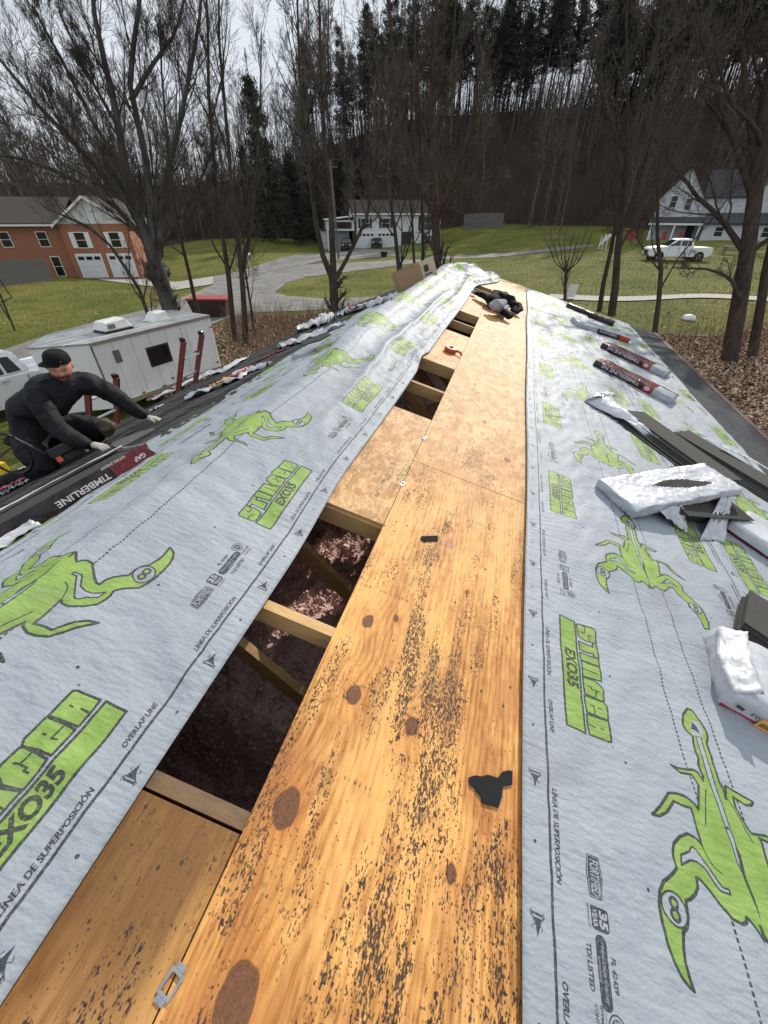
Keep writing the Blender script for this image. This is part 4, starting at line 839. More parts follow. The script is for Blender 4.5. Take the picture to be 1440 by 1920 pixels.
# jacket
def puff(name, pts, rad, m, parent, seed, k=12, amp=.25):
    n = (len(pts)-1)*6; P = []; R = []
    for i in range(n+1):
        x = i/n*(len(pts)-1); j = min(int(x), len(pts)-2); f = x-j
        P.append(Vector(pts[j]).lerp(Vector(pts[j+1]), f*f*(3-2*f))); R.append(rad[j]*(1-f)+rad[j+1]*f)
    mb = MB(); mb.tube(P, R, k)
    for i, v in enumerate(mb.v):
        r = R[min(i//k, n)]; c = P[min(i//k, n)]; q = nz(np.array([i//k*.6+seed]), np.array([(i % k)*.9]), seed)[0]-.5
        d = (Vector(v)-c)*(1+2*amp*q); nrm = NR if c.x > XR else NL; d -= nrm*d.dot(nrm)*.45; mb.v[i] = tuple(c+d)
    return mb.build(name, m, parent, smooth=True)
def J(u, v, h): return RP(u, v, h)
M_JB = mat('black_fleece', (.006, .006, .008), .9, .3, 30, .003, 80, spec=.25); M_JG = mat('grey_lining', (.28, .28, .32), .9, .12, 20, .003, 60)
t = thing('jacket', 'black jacket with grey lining thrown down near the far end of the ridge', 'jacket', tuple(J(930, 575, 0)))
puff('sleeve', [J(892, 549, .08), J(905, 552, .10), J(922, 562, .10)], [.05, .085, .09], M_JB, t, 1); puff('cuff', [J(886, 547, .05), J(893, 549, .06)], [.045, .05], M_JG, t, 2)
puff('body', [J(922, 566, .1), J(938, 556, .16), J(952, 562, .16), J(960, 572, .12)], [.10, .17, .16, .10], M_JB, t, 3); puff('hem', [J(916, 573, .05), J(930, 571, .08), J(945, 578, .08)], [.05, .12, .07], M_JB, t, 9)
puff('lining', [J(920, 576, .10), J(935, 571, .16), J(948, 564, .22)], [.07, .12, .03], M_JG, t, 4); puff('lining', [J(922, 578, .08), J(938, 580, .10), J(950, 574, .12)], [.04, .10, .04], M_JG, t, 14)
puff('sleeve', [J(936, 580, .08), J(948, 587, .09), J(957, 595, .07)], [.07, .085, .06], M_JB, t, 5); puff('hood', [J(958, 580, .06), J(968, 585, .06), J(976, 580, .10), J(974, 570, .14), J(966, 567, .12)], [.035, .045, .045, .04, .035], M_JB, t, 6); puff('hood_lining', [J(963, 578, .06), J(972, 574, .09)], [.05, .06], M_JG, t, 7)
# shingle scraps, clips
def pp(o, s, P, h=.0015): return [RP(o[0]+x/s, o[1]+y/s, h) for x, y in P]
k_ = 1440/700
tag(MB().prism(pp((300, 1400), k_, [(1190, 120), (1212, 112), (1240, 116), (1262, 109), (1290, 118), (1302, 121), (1320, 98), (1340, 92), (1358, 95), (1357, 148), (1330, 151), (1320, 158), (1318, 190), (1310, 218), (1303, 236), (1282, 228), (1262, 224), (1240, 216), (1238, 196), (1222, 176), (1212, 160), (1192, 146)]), NR*.004).build('shingle_scrap', M_ASPH), 'torn black shingle scrap on the near plywood beside the right underlayment', 'shingle scrap')
tag(MB().prism(pp((620, 800), 2.742, [(465, 565), (550, 562), (552, 588), (480, 590), (464, 582)]), NR*.003).build('shingle_scrap', M_ASPH), 'thin black shingle strip on the plywood just past the joint', 'shingle scrap')
MCL = mat('dull_zinc', (.33, .34, .35), .5, .3, 40, metal=.6)
for i, (u, v, lab) in enumerate([(320, 1845, 'flattened metal plywood clip on the near plywood'), (755, 907, 'metal clip in the plywood seam, nearer of two'), (797, 821, 'metal clip in the plywood seam, farther of two')]):
    c = RP(u, v, .003); e = Vector((.25, 1, 0)).normalized(); f = NR.cross(e); S_ = 1 if i == 0 else .7; t = thing('plywood_clip', lab, 'metal clip', tuple(c))
    mb = MB(); w_ = .019*S_; d_ = .0055
    for (a, b, aa, bb) in ((-w_, -w_*.8, w_, -w_*.8+d_), (-w_, w_*.8-d_, w_, w_*.8), (-w_, -w_*.8+d_, -w_+d_, w_*.8-d_), (w_-d_, -w_*.8+d_, w_, w_*.8-d_)): mb.fbox(c+e*a+f*b, e*(aa-a), f*(bb-b), NR*.0012)
    mb.build('ring', MCL, t); mb = MB()
    for a in (-w_*1.5, w_*1.02): mb.fbox(c+e*a-f*w_*.5, e*w_*.48, f*w_, NR*.001)
    mb.build('tab', MCL, t)
for i, (u, v) in enumerate([(878, 1085), (712, 1055), (950, 1120)]):
    pass

# ladders
def ladder(px, w_top, label, y_c, yw, dx_top):
    x0 = -4.62; zb = gh(-6.3, y_c); t = thing('ladder', label, 'ladder', (-6.1, y_c, zb), 'extension ladders leaning on the left eave'); MFG = mat('maroon_fibreglass', (.17, .035, .03), .55, .25, 20)
    for q in (-1, 1):
        a = Vector((-6.1, y_c+q*yw/2, zb)); b = Vector((-4.62, y_c+q*yw/2, H-2.15)); c = b+(b-a).normalized()*w_top
        MB().fbox(a-Vector((.012, .04, 0))*1, c-a, (0, .026, 0), (.068, 0, -.024)).build('rail', MFG, t)
        MB().box(c+Vector((-.0, -.02, .0)), (.07, .05, .05)).build('end_cap', M_BLF, t, bevel=.006); MB().box(a+Vector((.03, -.02, .03)), (.12, .06, .06)).build('foot', M_BLF, t)
    n = 0; d = (b-a); Lr = d.length+w_top; dn = d.normalized(); s = .3
    while s < Lr-.08:
        p = Vector((-6.1, y_c, zb))+dn*s+Vector((.03, -.02, -.01)); MB().cyl(p-Vector((0, yw/2-.03, 0)), p+Vector((0, yw/2-.0, 0)), .017, 8).build('rung', M_ALU, t); s += .305
ladder(None, .85, 'maroon ladder farther from the worker, its top standing clear of the eave', 5.0, .40, 0)
ladder(None, .70, 'maroon ladder right behind the worker, partly hidden by his arm', 3.44, .40, 0)

# ---------------- the worker ----------------
def wp(x, y, z): return Vector((x, y, z+H+.028))
def skin_mesh(nodes, edges, sub_=2):
    me = bpy.data.meshes.new('b'); me.from_pydata([n[0] for n in nodes], edges, []); o = bpy.data.objects.new('b', me); COL.objects.link(o)
    sk = o.modifiers.new('s', 'SKIN'); sk.use_smooth_shade = True
    for i, n in enumerate(nodes):
        r = n[1]; me.skin_vertices[0].data[i].radius = (r, r) if not hasattr(r, '__len__') else r
    me.skin_vertices[0].data[0].use_root = True
    ssf = o.modifiers.new('u', 'SUBSURF'); ssf.levels = sub_
    dg = bpy.context.evaluated_depsgraph_get(); m2 = bpy.data.meshes.new_from_object(o.evaluated_get(dg)); bpy.data.objects.remove(o); return m2
M_SHIRT = mat('black_shirt', (.008, .008, .010), .8, .5, 12, .03, 9, spec=.35); M_PANT = mat('dark_trousers', (.010, .010, .013), .9, .4, 12, .03, 10, spec=.25)
M_SKIN = mat('skin', (.50, .22, .15), .55, .12, 20); M_GLOVE = mat('pale_work_glove', (.40, .37, .32), .85, .2, 30, .002, 90); M_BOOT = mat('tan_leather', (.10, .075, .05), .85, .35, 20, .003, 50)
wk = thing('person', 'man in black cap, black long sleeves and pale gloves kneeling on the left slope', 'person', (-3.7, 2.2, H-1.85))
hip = wp(-3.83, 2.22, -1.50); N = []; E = []
def nd(p, r, par=None):
    N.append((p, r)); 
    if par is not None: E.append((par, len(N)-1))
    return len(N)-1
i_h = nd(hip, (.19, .16)); i_w = nd(wp(-3.76, 2.26, -1.38), (.215, .18), i_h); i_c = nd(wp(-3.62, 2.34, -1.27), (.225, .175), i_w); i_n0 = nd(wp(-3.53, 2.38, -1.175), (.13, .10), i_c); i_n = nd(wp(-3.475, 2.40, -1.12), .062, i_n0); nd(wp(-3.445, 2.41, -1.085), .06, i_n)
sh = wp(-3.53, 2.20, -1.19); a1 = nd(wp(-3.55, 2.26, -1.195), .10, i_n0); a2 = nd(sh, .092, a1); a3 = nd(wp(-3.44, 2.16, -1.33), .074, a2); a4 = nd(wp(-3.33, 2.13, -1.45), .062, a3); a5_ = nd(wp(-3.19, 2.13, -1.51), .048, a4); a6 = nd(wp(-3.10, 2.15, -1.535), .031, a5_)
b1_ = nd(wp(-3.44, 2.50, -1.185), .10, i_n0); b2_ = nd(wp(-3.37, 2.57, -1.195), .092, b1_); b3_ = nd(wp(-3.27, 2.62, -1.28), .074, b2_); b4_ = nd(wp(-3.185, 2.65, -1.375), .062, b3_); b5_ = nd(wp(-3.09, 2.68, -1.47), .048, b4_); b6_ = nd(wp(-3.045, 2.70, -1.525), .031, b5_)
k1 = nd(wp(-3.72, 2.06, -1.60), .115, i_h); k2 = nd(wp(-3.50, 1.96, -1.63), .098, k1); k3 = nd(wp(-3.34, 1.93, -1.655), .078, k2); k4 = nd(wp(-3.52, 1.88, -1.73), .062, k3); k5 = nd(wp(-3.80, 1.86, -1.83), .055, k4); nd(wp(-4.02, 1.86, -1.90), .045, k5)
l1_ = nd(wp(-3.70, 2.40, -1.57), .115, i_h); l2_ = nd(wp(-3.52, 2.48, -1.56), .098, l1_); l3_ = nd(wp(-3.36, 2.50, -1.58), .078, l2_); l4_ = nd(wp(-3.55, 2.52, -1.70), .062, l3_); l5_ = nd(wp(-3.82, 2.52, -1.84), .055, l4_); nd(wp(-4.04, 2.52, -1.91), .045, l5_)
body = skin_mesh(N, E, 3)
co = np.array([v.co[:] for v in body.vertices]); no = np.array([v.normal[:] for v in body.vertices])
q_ = .020*(1-np.abs(2*nz(co[:, 0]*13+co[:, 2]*9, co[:, 1]*13-co[:, 2]*10, 5)-1))**1.5+.010*(nz(co[:, 0]*26+co[:, 1]*9, co[:, 2]*30, 6)-.5); co = co+no*(q_-.004)[:, None]; body.vertices.foreach_set('co', co.ravel())
def hand(wr, tip, nrm, side):
    wr = Vector(wr); f = (Vector(tip)-wr).normalized(); nrm = Vector(nrm); nrm = (nrm-f*nrm.dot(f)).normalized(); lat = f.cross(nrm)*side; ms = []
    pal = skin_mesh([(wr, .029), (wr+f*.03, (.034, .024)), (wr+f*.075, (.040, .020)), (wr+f*.095, (.038, .017))], [(0, 1), (1, 2), (2, 3)], 2); ms.append(pal)
    for i, (o_, L) in enumerate(((-.030, .062), (-.010, .072), (.011, .068), (.030, .052))):
        b = wr+f*.082+lat*o_; c = b+f*L*.45-nrm*.004; d = c+f*L*.22-nrm*L*.3; e = d+f*L*.04-nrm*L*.26
        ms.append(skin_mesh([(b, .0115), (c, .0115), (d, .0105), (e, .0085)], [(0, 1), (1, 2), (2, 3)], 1))
    b = wr+f*.035-lat*.028; ms.append(skin_mesh([(b, .014), (b-lat*.022+f*.03-nrm*.01, .0125), (b-lat*.018+f*.058-nrm*.03, .010)], [(0, 1), (1, 2)], 1))
    return ms
allm = [(body, 'b')]
hn = wp(-3.10, 2.15, -1.535); hf = wp(-3.045, 2.70, -1.525)
for m_ in hand(hn, hn+Vector((.08, .01, -.012)), NL, 1): allm.append((m_, 'h'))
for m_ in hand(hf, hf+Vector((.07, .035, -.02)), NL, -1): allm.append((m_, 'h'))
# head: a shaped surface with brow, nose, mouth, chin and ears
HC = wp(-3.425, 2.42, -1.02); fw = Vector((.74, -.66, -.12)).normalized(); upv = Vector((.30, -.16, .9)); upv = (upv-fw*upv.dot(fw)).normalized(); rt = fw.cross(upv)
nu, nv = 56, 40; P = np.zeros((nv+1, nu, 3))
for i in range(nv+1):
    for j in range(nu):
        th = math.pi*i/nv; ph = 2*math.pi*j/nu; x = math.sin(th)*math.cos(ph); y = math.sin(th)*math.sin(ph); z = math.cos(th)  # x forward, y right
        g_ = lambda a, b, s1, s2: math.exp(-((y-a)/s1)**2-((z-b)/s2)**2)
        rx, ry, rz = .104, .082, .124
        if z < 0: ry *= 1-.22*(-z)**1.5; rx *= 1-.06*(-z)
        px_, py_, pz_ = x*rx, y*ry, z*rz
        if x > 0:
            px_ += .026*g_(0, -.22, .13, .16)+.012*g_(0, 0., .10, .2)               # nose, bridge
            px_ += .006*g_(0, .17, .6, .09)                                           # brow
            px_ -= .014*(g_(.36, .0, .17, .11)+g_(-.36, .0, .17, .11))                # eye sockets
            px_ += .006*(g_(.36, .0, .09, .05)+g_(-.36, .0, .09, .05))
            px_ += .007*g_(0, -.52, .22, .05)+.007*g_(0, -.62, .2, .045)-.006*g_(0, -.57, .26, .022)   # lips
            px_ += .013*g_(0, -.84, .25, .13); px_ += .006*(g_(.5, -.2, .15, .15)+g_(-.5, -.2, .15, .15))
        P[i, j] = tuple(HC+fw*px_+rt*py_+upv*pz_)
ii = np.arange((nv+1)*nu).reshape(nv+1, nu); jn = np.roll(ii, -1, 1); F = np.stack([ii[:-1], ii[1:], jn[1:], jn[:-1]], -1).reshape(-1, 4)
allm.append((mesh_np('head', P.reshape(-1, 3), F, (), True), 'f'))
for s_ in (-1, 1):
    c = HC+rt*s_*.078-fw*.006+upv*.0; allm.append((skin_mesh([(c+upv*.024-fw*.006, .010), (c+rt*s_*.008+upv*.002-fw*.004, .012), (c-upv*.022+fw*.002, .008)], [(0, 1), (1, 2)], 1), 'f'))
bm = bmesh.new()
for m_, kd in allm:
    n0 = len(bm.faces); bm.from_mesh(m_); bm.faces.ensure_lookup_table()
    for f in bm.faces[n0:]:
        c = f.calc_center_median(); f.smooth = True
        if kd == 'h': f.material_index = 3
        elif kd == 'f': q = c-HC; f.material_index = 4 if (q.dot(upv) < -.035 and q.dot(fw) > -.01 and not (abs(q.dot(upv)+.062) < .010 and abs(q.dot(rt)) < .022)) else 0
        else: f.material_index = 2 if (c.z < H-1.50 and c.x < -3.25 and not (c.y > 2.08 and c.y < 2.2 and c.x > -3.4)) else 1
org = Vector(wk['_o'])
for v in bm.verts: v.co -= org
me = bpy.data.meshes.new('body'); bm.to_mesh(me); bm.free()
for m_ in (M_SKIN, M_SHIRT, M_PANT, M_GLOVE, mat('stubble', (.17, .075, .05), .8, .3, 60)): me.materials.append(m_)
body_o = link('body', me, wk)
# beard shadow, brows, cap
def hp(a, b, c): return HC+fw*a+rt*b+upv*c
M_HAIR = mat('dark_hair', (.02, .012, .009), .9, .3)
for s_ in (-1, 1): MB().tube([hp(.093, s_*.012, .018), hp(.094, s_*.027, .023), hp(.082, s_*.045, .018)], [.003, .0045, .003], 6).build('eyebrow', M_HAIR, wk, smooth=True)
MB().tube([hp(.089, -.03, -.062), hp(.108, -.012, -.047), hp(.111, 0, -.046), hp(.108, .012, -.047), hp(.089, .03, -.062)], [.003, .005, .005, .005, .003], 6).build('moustache', M_HAIR, wk, smooth=True)
for s_ in (-1, 1):
    MB().tube([hp(.088, s_*.020, .001), hp(.0905, s_*.027, .0), hp(.086, s_*.034, .0)], [.002, .0035, .002], 6).build('eye', M_BLF, wk, smooth=True)
P = np.zeros((15, 48, 3))
for i in range(15):
    for j in range(48):
        t_ = i/14; ph = 2*math.pi*j/48; r_ = math.cos(t_*math.pi/2)**.55; x = .113*r_*math.cos(ph); y = .093*r_*math.sin(ph); z = .046+.084*math.sin(t_*math.pi/2)**.9+.006*math.cos(ph)*(1-t_)
        P[i, j] = tuple(HC+fw*(x-.004)+rt*y+upv*z)
ii = np.arange(15*48).reshape(15, 48); jn = np.roll(ii, -1, 1); F = np.stack([ii[:-1], jn[:-1], jn[1:], ii[1:]], -1).reshape(-1, 4)
M_CAP = mat('black_cap', (.006, .006, .007), .85, .3, 30, .001, 200, spec=.2); cap_o = np_part('cap', mesh_np('cap', P.reshape(-1, 3), F, [M_CAP], True), wk); sub(cap_o)
mb = MB(); n = 14
top = []; 
for i in range(n+1):
    a = -1.15+2.3*i/n; f_ = a+1.05; e_ = .052*math.cos(a*1.1)*(1-abs(a/1.15)**2.2); top.append((hp(.104*math.cos(f_), .085*math.sin(f_), .052), hp(.104*math.cos(f_)+e_*math.cos(1.05), .085*math.sin(f_)*1.02+e_*math.sin(1.05), .046-.010*abs(math.sin(a))**2)))
for i in range(n): mb.add([top[i][0], top[i+1][0], top[i+1][1], top[i][1]]+[p-upv*.004 for p in (top[i][0], top[i+1][0], top[i+1][1], top[i][1])], [(0, 1, 2, 3), (7, 6, 5, 4), (2, 3, 7, 6)])
mb.build('cap_brim', M_CAP, wk)
MB().fbox(hp(.1005, -.03, .072), rt*.03-fw*.0, fw*.001, upv*.008).build('cap_patch', M_INK, wk)
# knee pads, belt and pouch
for (y_, z_, x_) in ((2.50, -1.57, -3.30), (1.93, -1.645, -3.285)):
    if y_ > 2: puff('knee_pad', [wp(x_-.06, y_, z_+.06), wp(x_, y_, z_), wp(x_-.03, y_, z_-.07)], [.05, .075, .05], M_BOOT, wk, 3)
for y_ in (1.86, 2.52): puff('boot', [wp(-3.95, y_, -1.90), wp(-4.08, y_, -1.95), wp(-4.12, y_, -1.99)], [.05, .055, .045], M_BOOT, wk, 5)
puff('tool_belt', [wp(-3.90, 2.06, -1.56), wp(-3.74, 2.04, -1.57), wp(-3.62, 2.14, -1.56)], [.05, .045, .04], M_PANT, wk, 7)
# nail gun, hose and small tools by his knee
ng = wp(-3.27, 2.06, -1.60); t = thing('nail_gun', 'black and orange nail gun lying by the worker\'s knee', 'nail gun', tuple(ng)); M_TOOL = mat('tool_black', (.015, .015, .017), .5, .2); M_TORG = mat('tool_orange', (.75, .16, .05), .5, .1)
ex = Vector((.3, .9, .1)).normalized(); ez = NL; ey = ez.cross(ex)
def tb(name, a, b, c, sx, sy, sz_, m): return MB().fbox(ng+ex*a+ey*b+ez*c, ex*sx, ey*sy, ez*sz_).build(name, m, t, bevel=.006)
tb('body', -.12, -.03, .02, .2, .06, .07, M_TOOL); tb('head', .08, -.035, .0, .07, .07, .12, M_TORG); tb('magazine', -.05, -.02, -.045, .16, .04, .06, M_TOOL); tb('nose', .10, -.01, -.05, .03, .02, .06, M_ALU); tb('grip', -.1, -.02, -.03, .04, .04, .06, M_TORG)
c = wp(-3.45, 1.80, -1.50); hs = []
for i in range(26):
    a = i/25*2*math.pi*1.0+.8; hs.append(c+Vector((.10*math.cos(a)-.05, .15*math.cos(a)*.5, .17*math.sin(a))))
pre = [wp(-4.75, 1.0, -2.3), wp(-4.3, 1.25, -1.95), wp(-3.9, 1.55, -1.75)]
tag(MB().tube(hs+[wp(-3.35, 1.95, -1.56), wp(-3.30, 2.0, -1.57)], .009, 8).build('air_hose', M_TOOL, smooth=True), 'black air hose looped over the worker\'s near knee', 'hose')
tag(MB().tube([wp(-5.3, 1.9, -3.), wp(-4.62, 1.9, -2.1), wp(-4.2, 2.0, -1.8), wp(-3.95, 2.2, -1.62), wp(-3.9, 2.1, -1.5)], .009, 8).build('air_hose', M_TOOL, smooth=True), 'black air hose running over the eave behind the worker', 'hose')
yb = wp(-4.05, 1.55, -1.9); t = thing('cordless_tool', 'yellow and black cordless tool on the eave at the left edge', 'power tool', tuple(yb)); M_YEL = mat('tool_yellow', (.75, .5, .03), .5, .1)
MB().box(yb+Vector((0, 0, .05)), (.1, .2, .07)).build('body', M_YEL, t, bevel=.01); MB().box(yb+Vector((0, -.07, -.01)), (.09, .1, .05)).build('battery', M_TOOL, t, bevel=.005); MB().box(yb+Vector((0, .12, .06)), (.05, .06, .05)).build('nose', M_ALU, t, bevel=.01)
yb = wp(-4.12, 1.95, -1.88); t = thing('nail_box', 'small yellow and orange box behind the worker', 'box', tuple(yb)); MB().box(yb+Vector((0, 0, .05)), (.1, .16, .09)).build('carton', M_YEL, t, bevel=.004); MB().box(yb+Vector((0, .0, .1)), (.102, .08, .012)).build('label_panel', M_TORG, t)
# ---------------- enclosed trailer, pickup and yard things ----------------
M_WHITE = mat('white_paint', (.74, .75, .76), .35, .06, 1.5, spec=.5); M_GLASS = mat('dark_glass', (.008, .009, .010), .08, .2, spec=.8); M_TYRE = mat('tyre_rubber', (.018, .018, .018), .85, .2); M_RIM = mat('wheel_rim', (.3, .3, .31), .35, .1, metal=.8)
M_CHROME = mat('chrome', (.6, .6, .6), .15, .05, metal=1); M_BLK = mat('black_trim', (.015, .015, .016), .6, .2)
def wheel(c, ax, r, wd, parent):
    c = Vector(c); ax = Vector(ax).normalized(); o = sub(MB().tube([c-ax*wd/2, c-ax*wd*.42, c+ax*wd*.42, c+ax*wd/2], [r*.9, r, r, r*.9], 22).build('wheel', M_TYRE, parent, smooth=False))
    MB().cyl(c-ax*(wd/2+.005), c+ax*(wd/2+.005), r*.58, 16).build('rim', M_RIM, o); MB().cyl(c-ax*(wd/2+.015), c+ax*(wd/2+.015), r*.16, 10).build('hub', M_BLK, o)
tdir = Vector((10.6-11.46, 13.6-9.2, 0)); tdir = Vector((.19, .98, 0)).normalized(); tl = Vector((-.98, .19, 0)).normalized()     # along, away from house
T0 = Vector((-11.46, 9.2, -.1)); t = thing('cargo_trailer', 'white enclosed cargo trailer with a V nose parked beside the house', 'trailer', tuple(T0))
zb, zt = .48, 2.38; wdt = 2.1; Lt = 4.5
def tp(a, b, z): return T0+tdir*a+tl*b+Vector((0, 0, z))
MB().prism([tp(0, 0, zb), tp(Lt, 0, zb), tp(Lt, wdt, zb), tp(0, wdt, zb), tp(-1.05, wdt/2, zb)], (0, 0, zt-zb)).build('body', mat('trailer_white', (.80, .81, .82), .3, .05, .8, spec=.5), t)
MB().prism([tp(-.02, -.02, zt), tp(Lt+.02, -.02, zt), tp(Lt+.02, wdt+.02, zt), tp(-.02, wdt+.02, zt), tp(-1.09, wdt/2, zt)], (0, 0, .035)).build('roof', mat('trailer_roof', (.30, .31, .32), .45, .3, 3, stretch=(1, 1, 1)), t)
for b in (-.03, wdt-.02): MB().fbox(tp(0, b, zt-.05), tdir*Lt, tl*.05, (0, 0, .09)).build('roof_rail', M_ALU, t)
MB().fbox(tp(-.015, -.012, zb), tdir*.05, -tl*.008, (0, 0, zt-zb-.05)).build('corner_post', mat('grey_seam', (.12, .12, .13), .6, .1), t); MB().fbox(tp(0, -.02, zb-.02), tdir*Lt, tl*.03, (0, 0, .14)).build('sill_rail', M_ALU, t)
for a in (.62, 1.24, 1.86, 2.48, 3.1, 3.72, 4.34): MB().fbox(tp(a, -.004, zb+.13), tdir*.012, -tl*.004, (0, 0, zt-zb-.19)).build('panel_seam', mat('seam_pale', (.42, .43, .44), .5), t)
MB().fbox(tp(3.35, -.012, .66), tdir*.80, -tl*.006, (0, 0, 1.6)).build('side_door', mat('trailer_white', (.66, .67, .68)), t, bevel=.003); MB().fbox(tp(3.42, -.022, 1.35), tdir*.10, -tl*.02, (0, 0, .04)).build('door_latch', M_BLK, t)
for b0, b1, z_ in ((.35, 1.0, 0), (1.2, 1.75, 0)): MB().fbox(tp(-.5, b0, zt+.036), tdir*3.2, tl*.05, (0, 0, .012)).build('roof_seam', M_TRIM, t)
wo = sub(MB().fbox(tp(1.62, -.026, 1.30), tdir*.85, tl*.02, (0, 0, .62)).build('window', M_BLK, t, bevel=.05)); MB().fbox(tp(1.69, -.034, 1.36), tdir*.71, tl*.01, (0, 0, .50)).build('pane', M_GLASS, wo)
MB().fbox(tp(.55, -.02, 1.72), tdir*.22, tl*.015, (0, 0, .36)).build('vent_cover', mat('grey_seam', (.12, .12, .13)), t, bevel=.006)
for a, z_ in ((2.2, .75), (4.3, .75), (4.38, 2.0), (1.0, .62)): MB().fbox(tp(a, -.03, z_), tdir*.1, tl*.02, (0, 0, .05)).build('marker_light', M_RED, t)
for a in (1.9, 2.8): wheel(tp(a, .1, .34), tl, .34, .2, t); wheel(tp(a, wdt-.1, .34), tl, .34, .2, t)
mb = MB(); mb.tube([tp(-1.05, wdt/2, .5), tp(-1.9, wdt/2, .5)], .04, 6); mb.tube([tp(-.2, .3, .45), tp(-1.8, wdt/2, .5)], .035, 6).tube([tp(-.2, wdt-.3, .45), tp(-1.8, wdt/2, .5)], .035, 6); mb.build('tow_frame', M_BLK, t)
ac = thing('rooftop_air_conditioner', 'white rooftop air conditioner on the trailer', 'air conditioner', tuple(tp(1.3, 1.0, zt+.04)))
a0 = tp(.9, .55, zt+.075); rb = [(0, 0), (.95, 0), (.95, .6), (0, .6)]
MB().fbox(a0+Vector((0, 0, -.035)), tdir*.95, tl*.62, (0, 0, .05)).build('base', M_BLK, ac)
vs = [a0+tdir*x+tl*y+Vector((0, 0, z)) for x, y, z in ((0, 0, .016), (.95, 0, .016), (.95, .62, .016), (0, .62, .016), (.08, .05, .27), (.80, .05, .30), (.80, .57, .30), (.08, .57, .27))]
MB().add(vs, [(0, 3, 2, 1), (4, 5, 6, 7), (0, 1, 5, 4), (1, 2, 6, 5), (2, 3, 7, 6), (3, 0, 4, 7)]).build('shroud', M_TRIM, ac, bevel=.035)
mb = MB(); [mb.fbox(a0+tdir*(.14+.05*k)+tl*(-.012)+Vector((0, 0, .08)), tdir*.02, tl*.03, (0, 0, .13)) for k in range(5)]; mb.build('grille', mat('grey_seam', (.12, .12, .13)), ac)
vc_ = thing('roof_vent_cover', 'white roof vent hood at the rear of the trailer roof', 'vent', tuple(tp(3.0, 1.0, zt+.04))); v0 = tp(2.75, .75, zt+.06)
vs = [v0+tdir*x+tl*y+Vector((0, 0, z)) for x, y, z in ((0, 0, 0), (.6, 0, 0), (.6, .5, 0), (0, .5, 0), (.18, .03, .22), (.6, .03, .24), (.6, .47, .24), (.18, .47, .22))]
MB().add(vs, [(0, 3, 2, 1), (4, 5, 6, 7), (0, 1, 5, 4), (1, 2, 6, 5), (2, 3, 7, 6), (3, 0, 4, 7)]).build('hood', M_TRIM, vc_, bevel=.02); MB().fbox(v0-tdir*.06-tl*.04+Vector((0, 0, -.024)), tdir*.72, tl*.58, (0, 0, .025)).build('flange', M_TRIM, vc_)

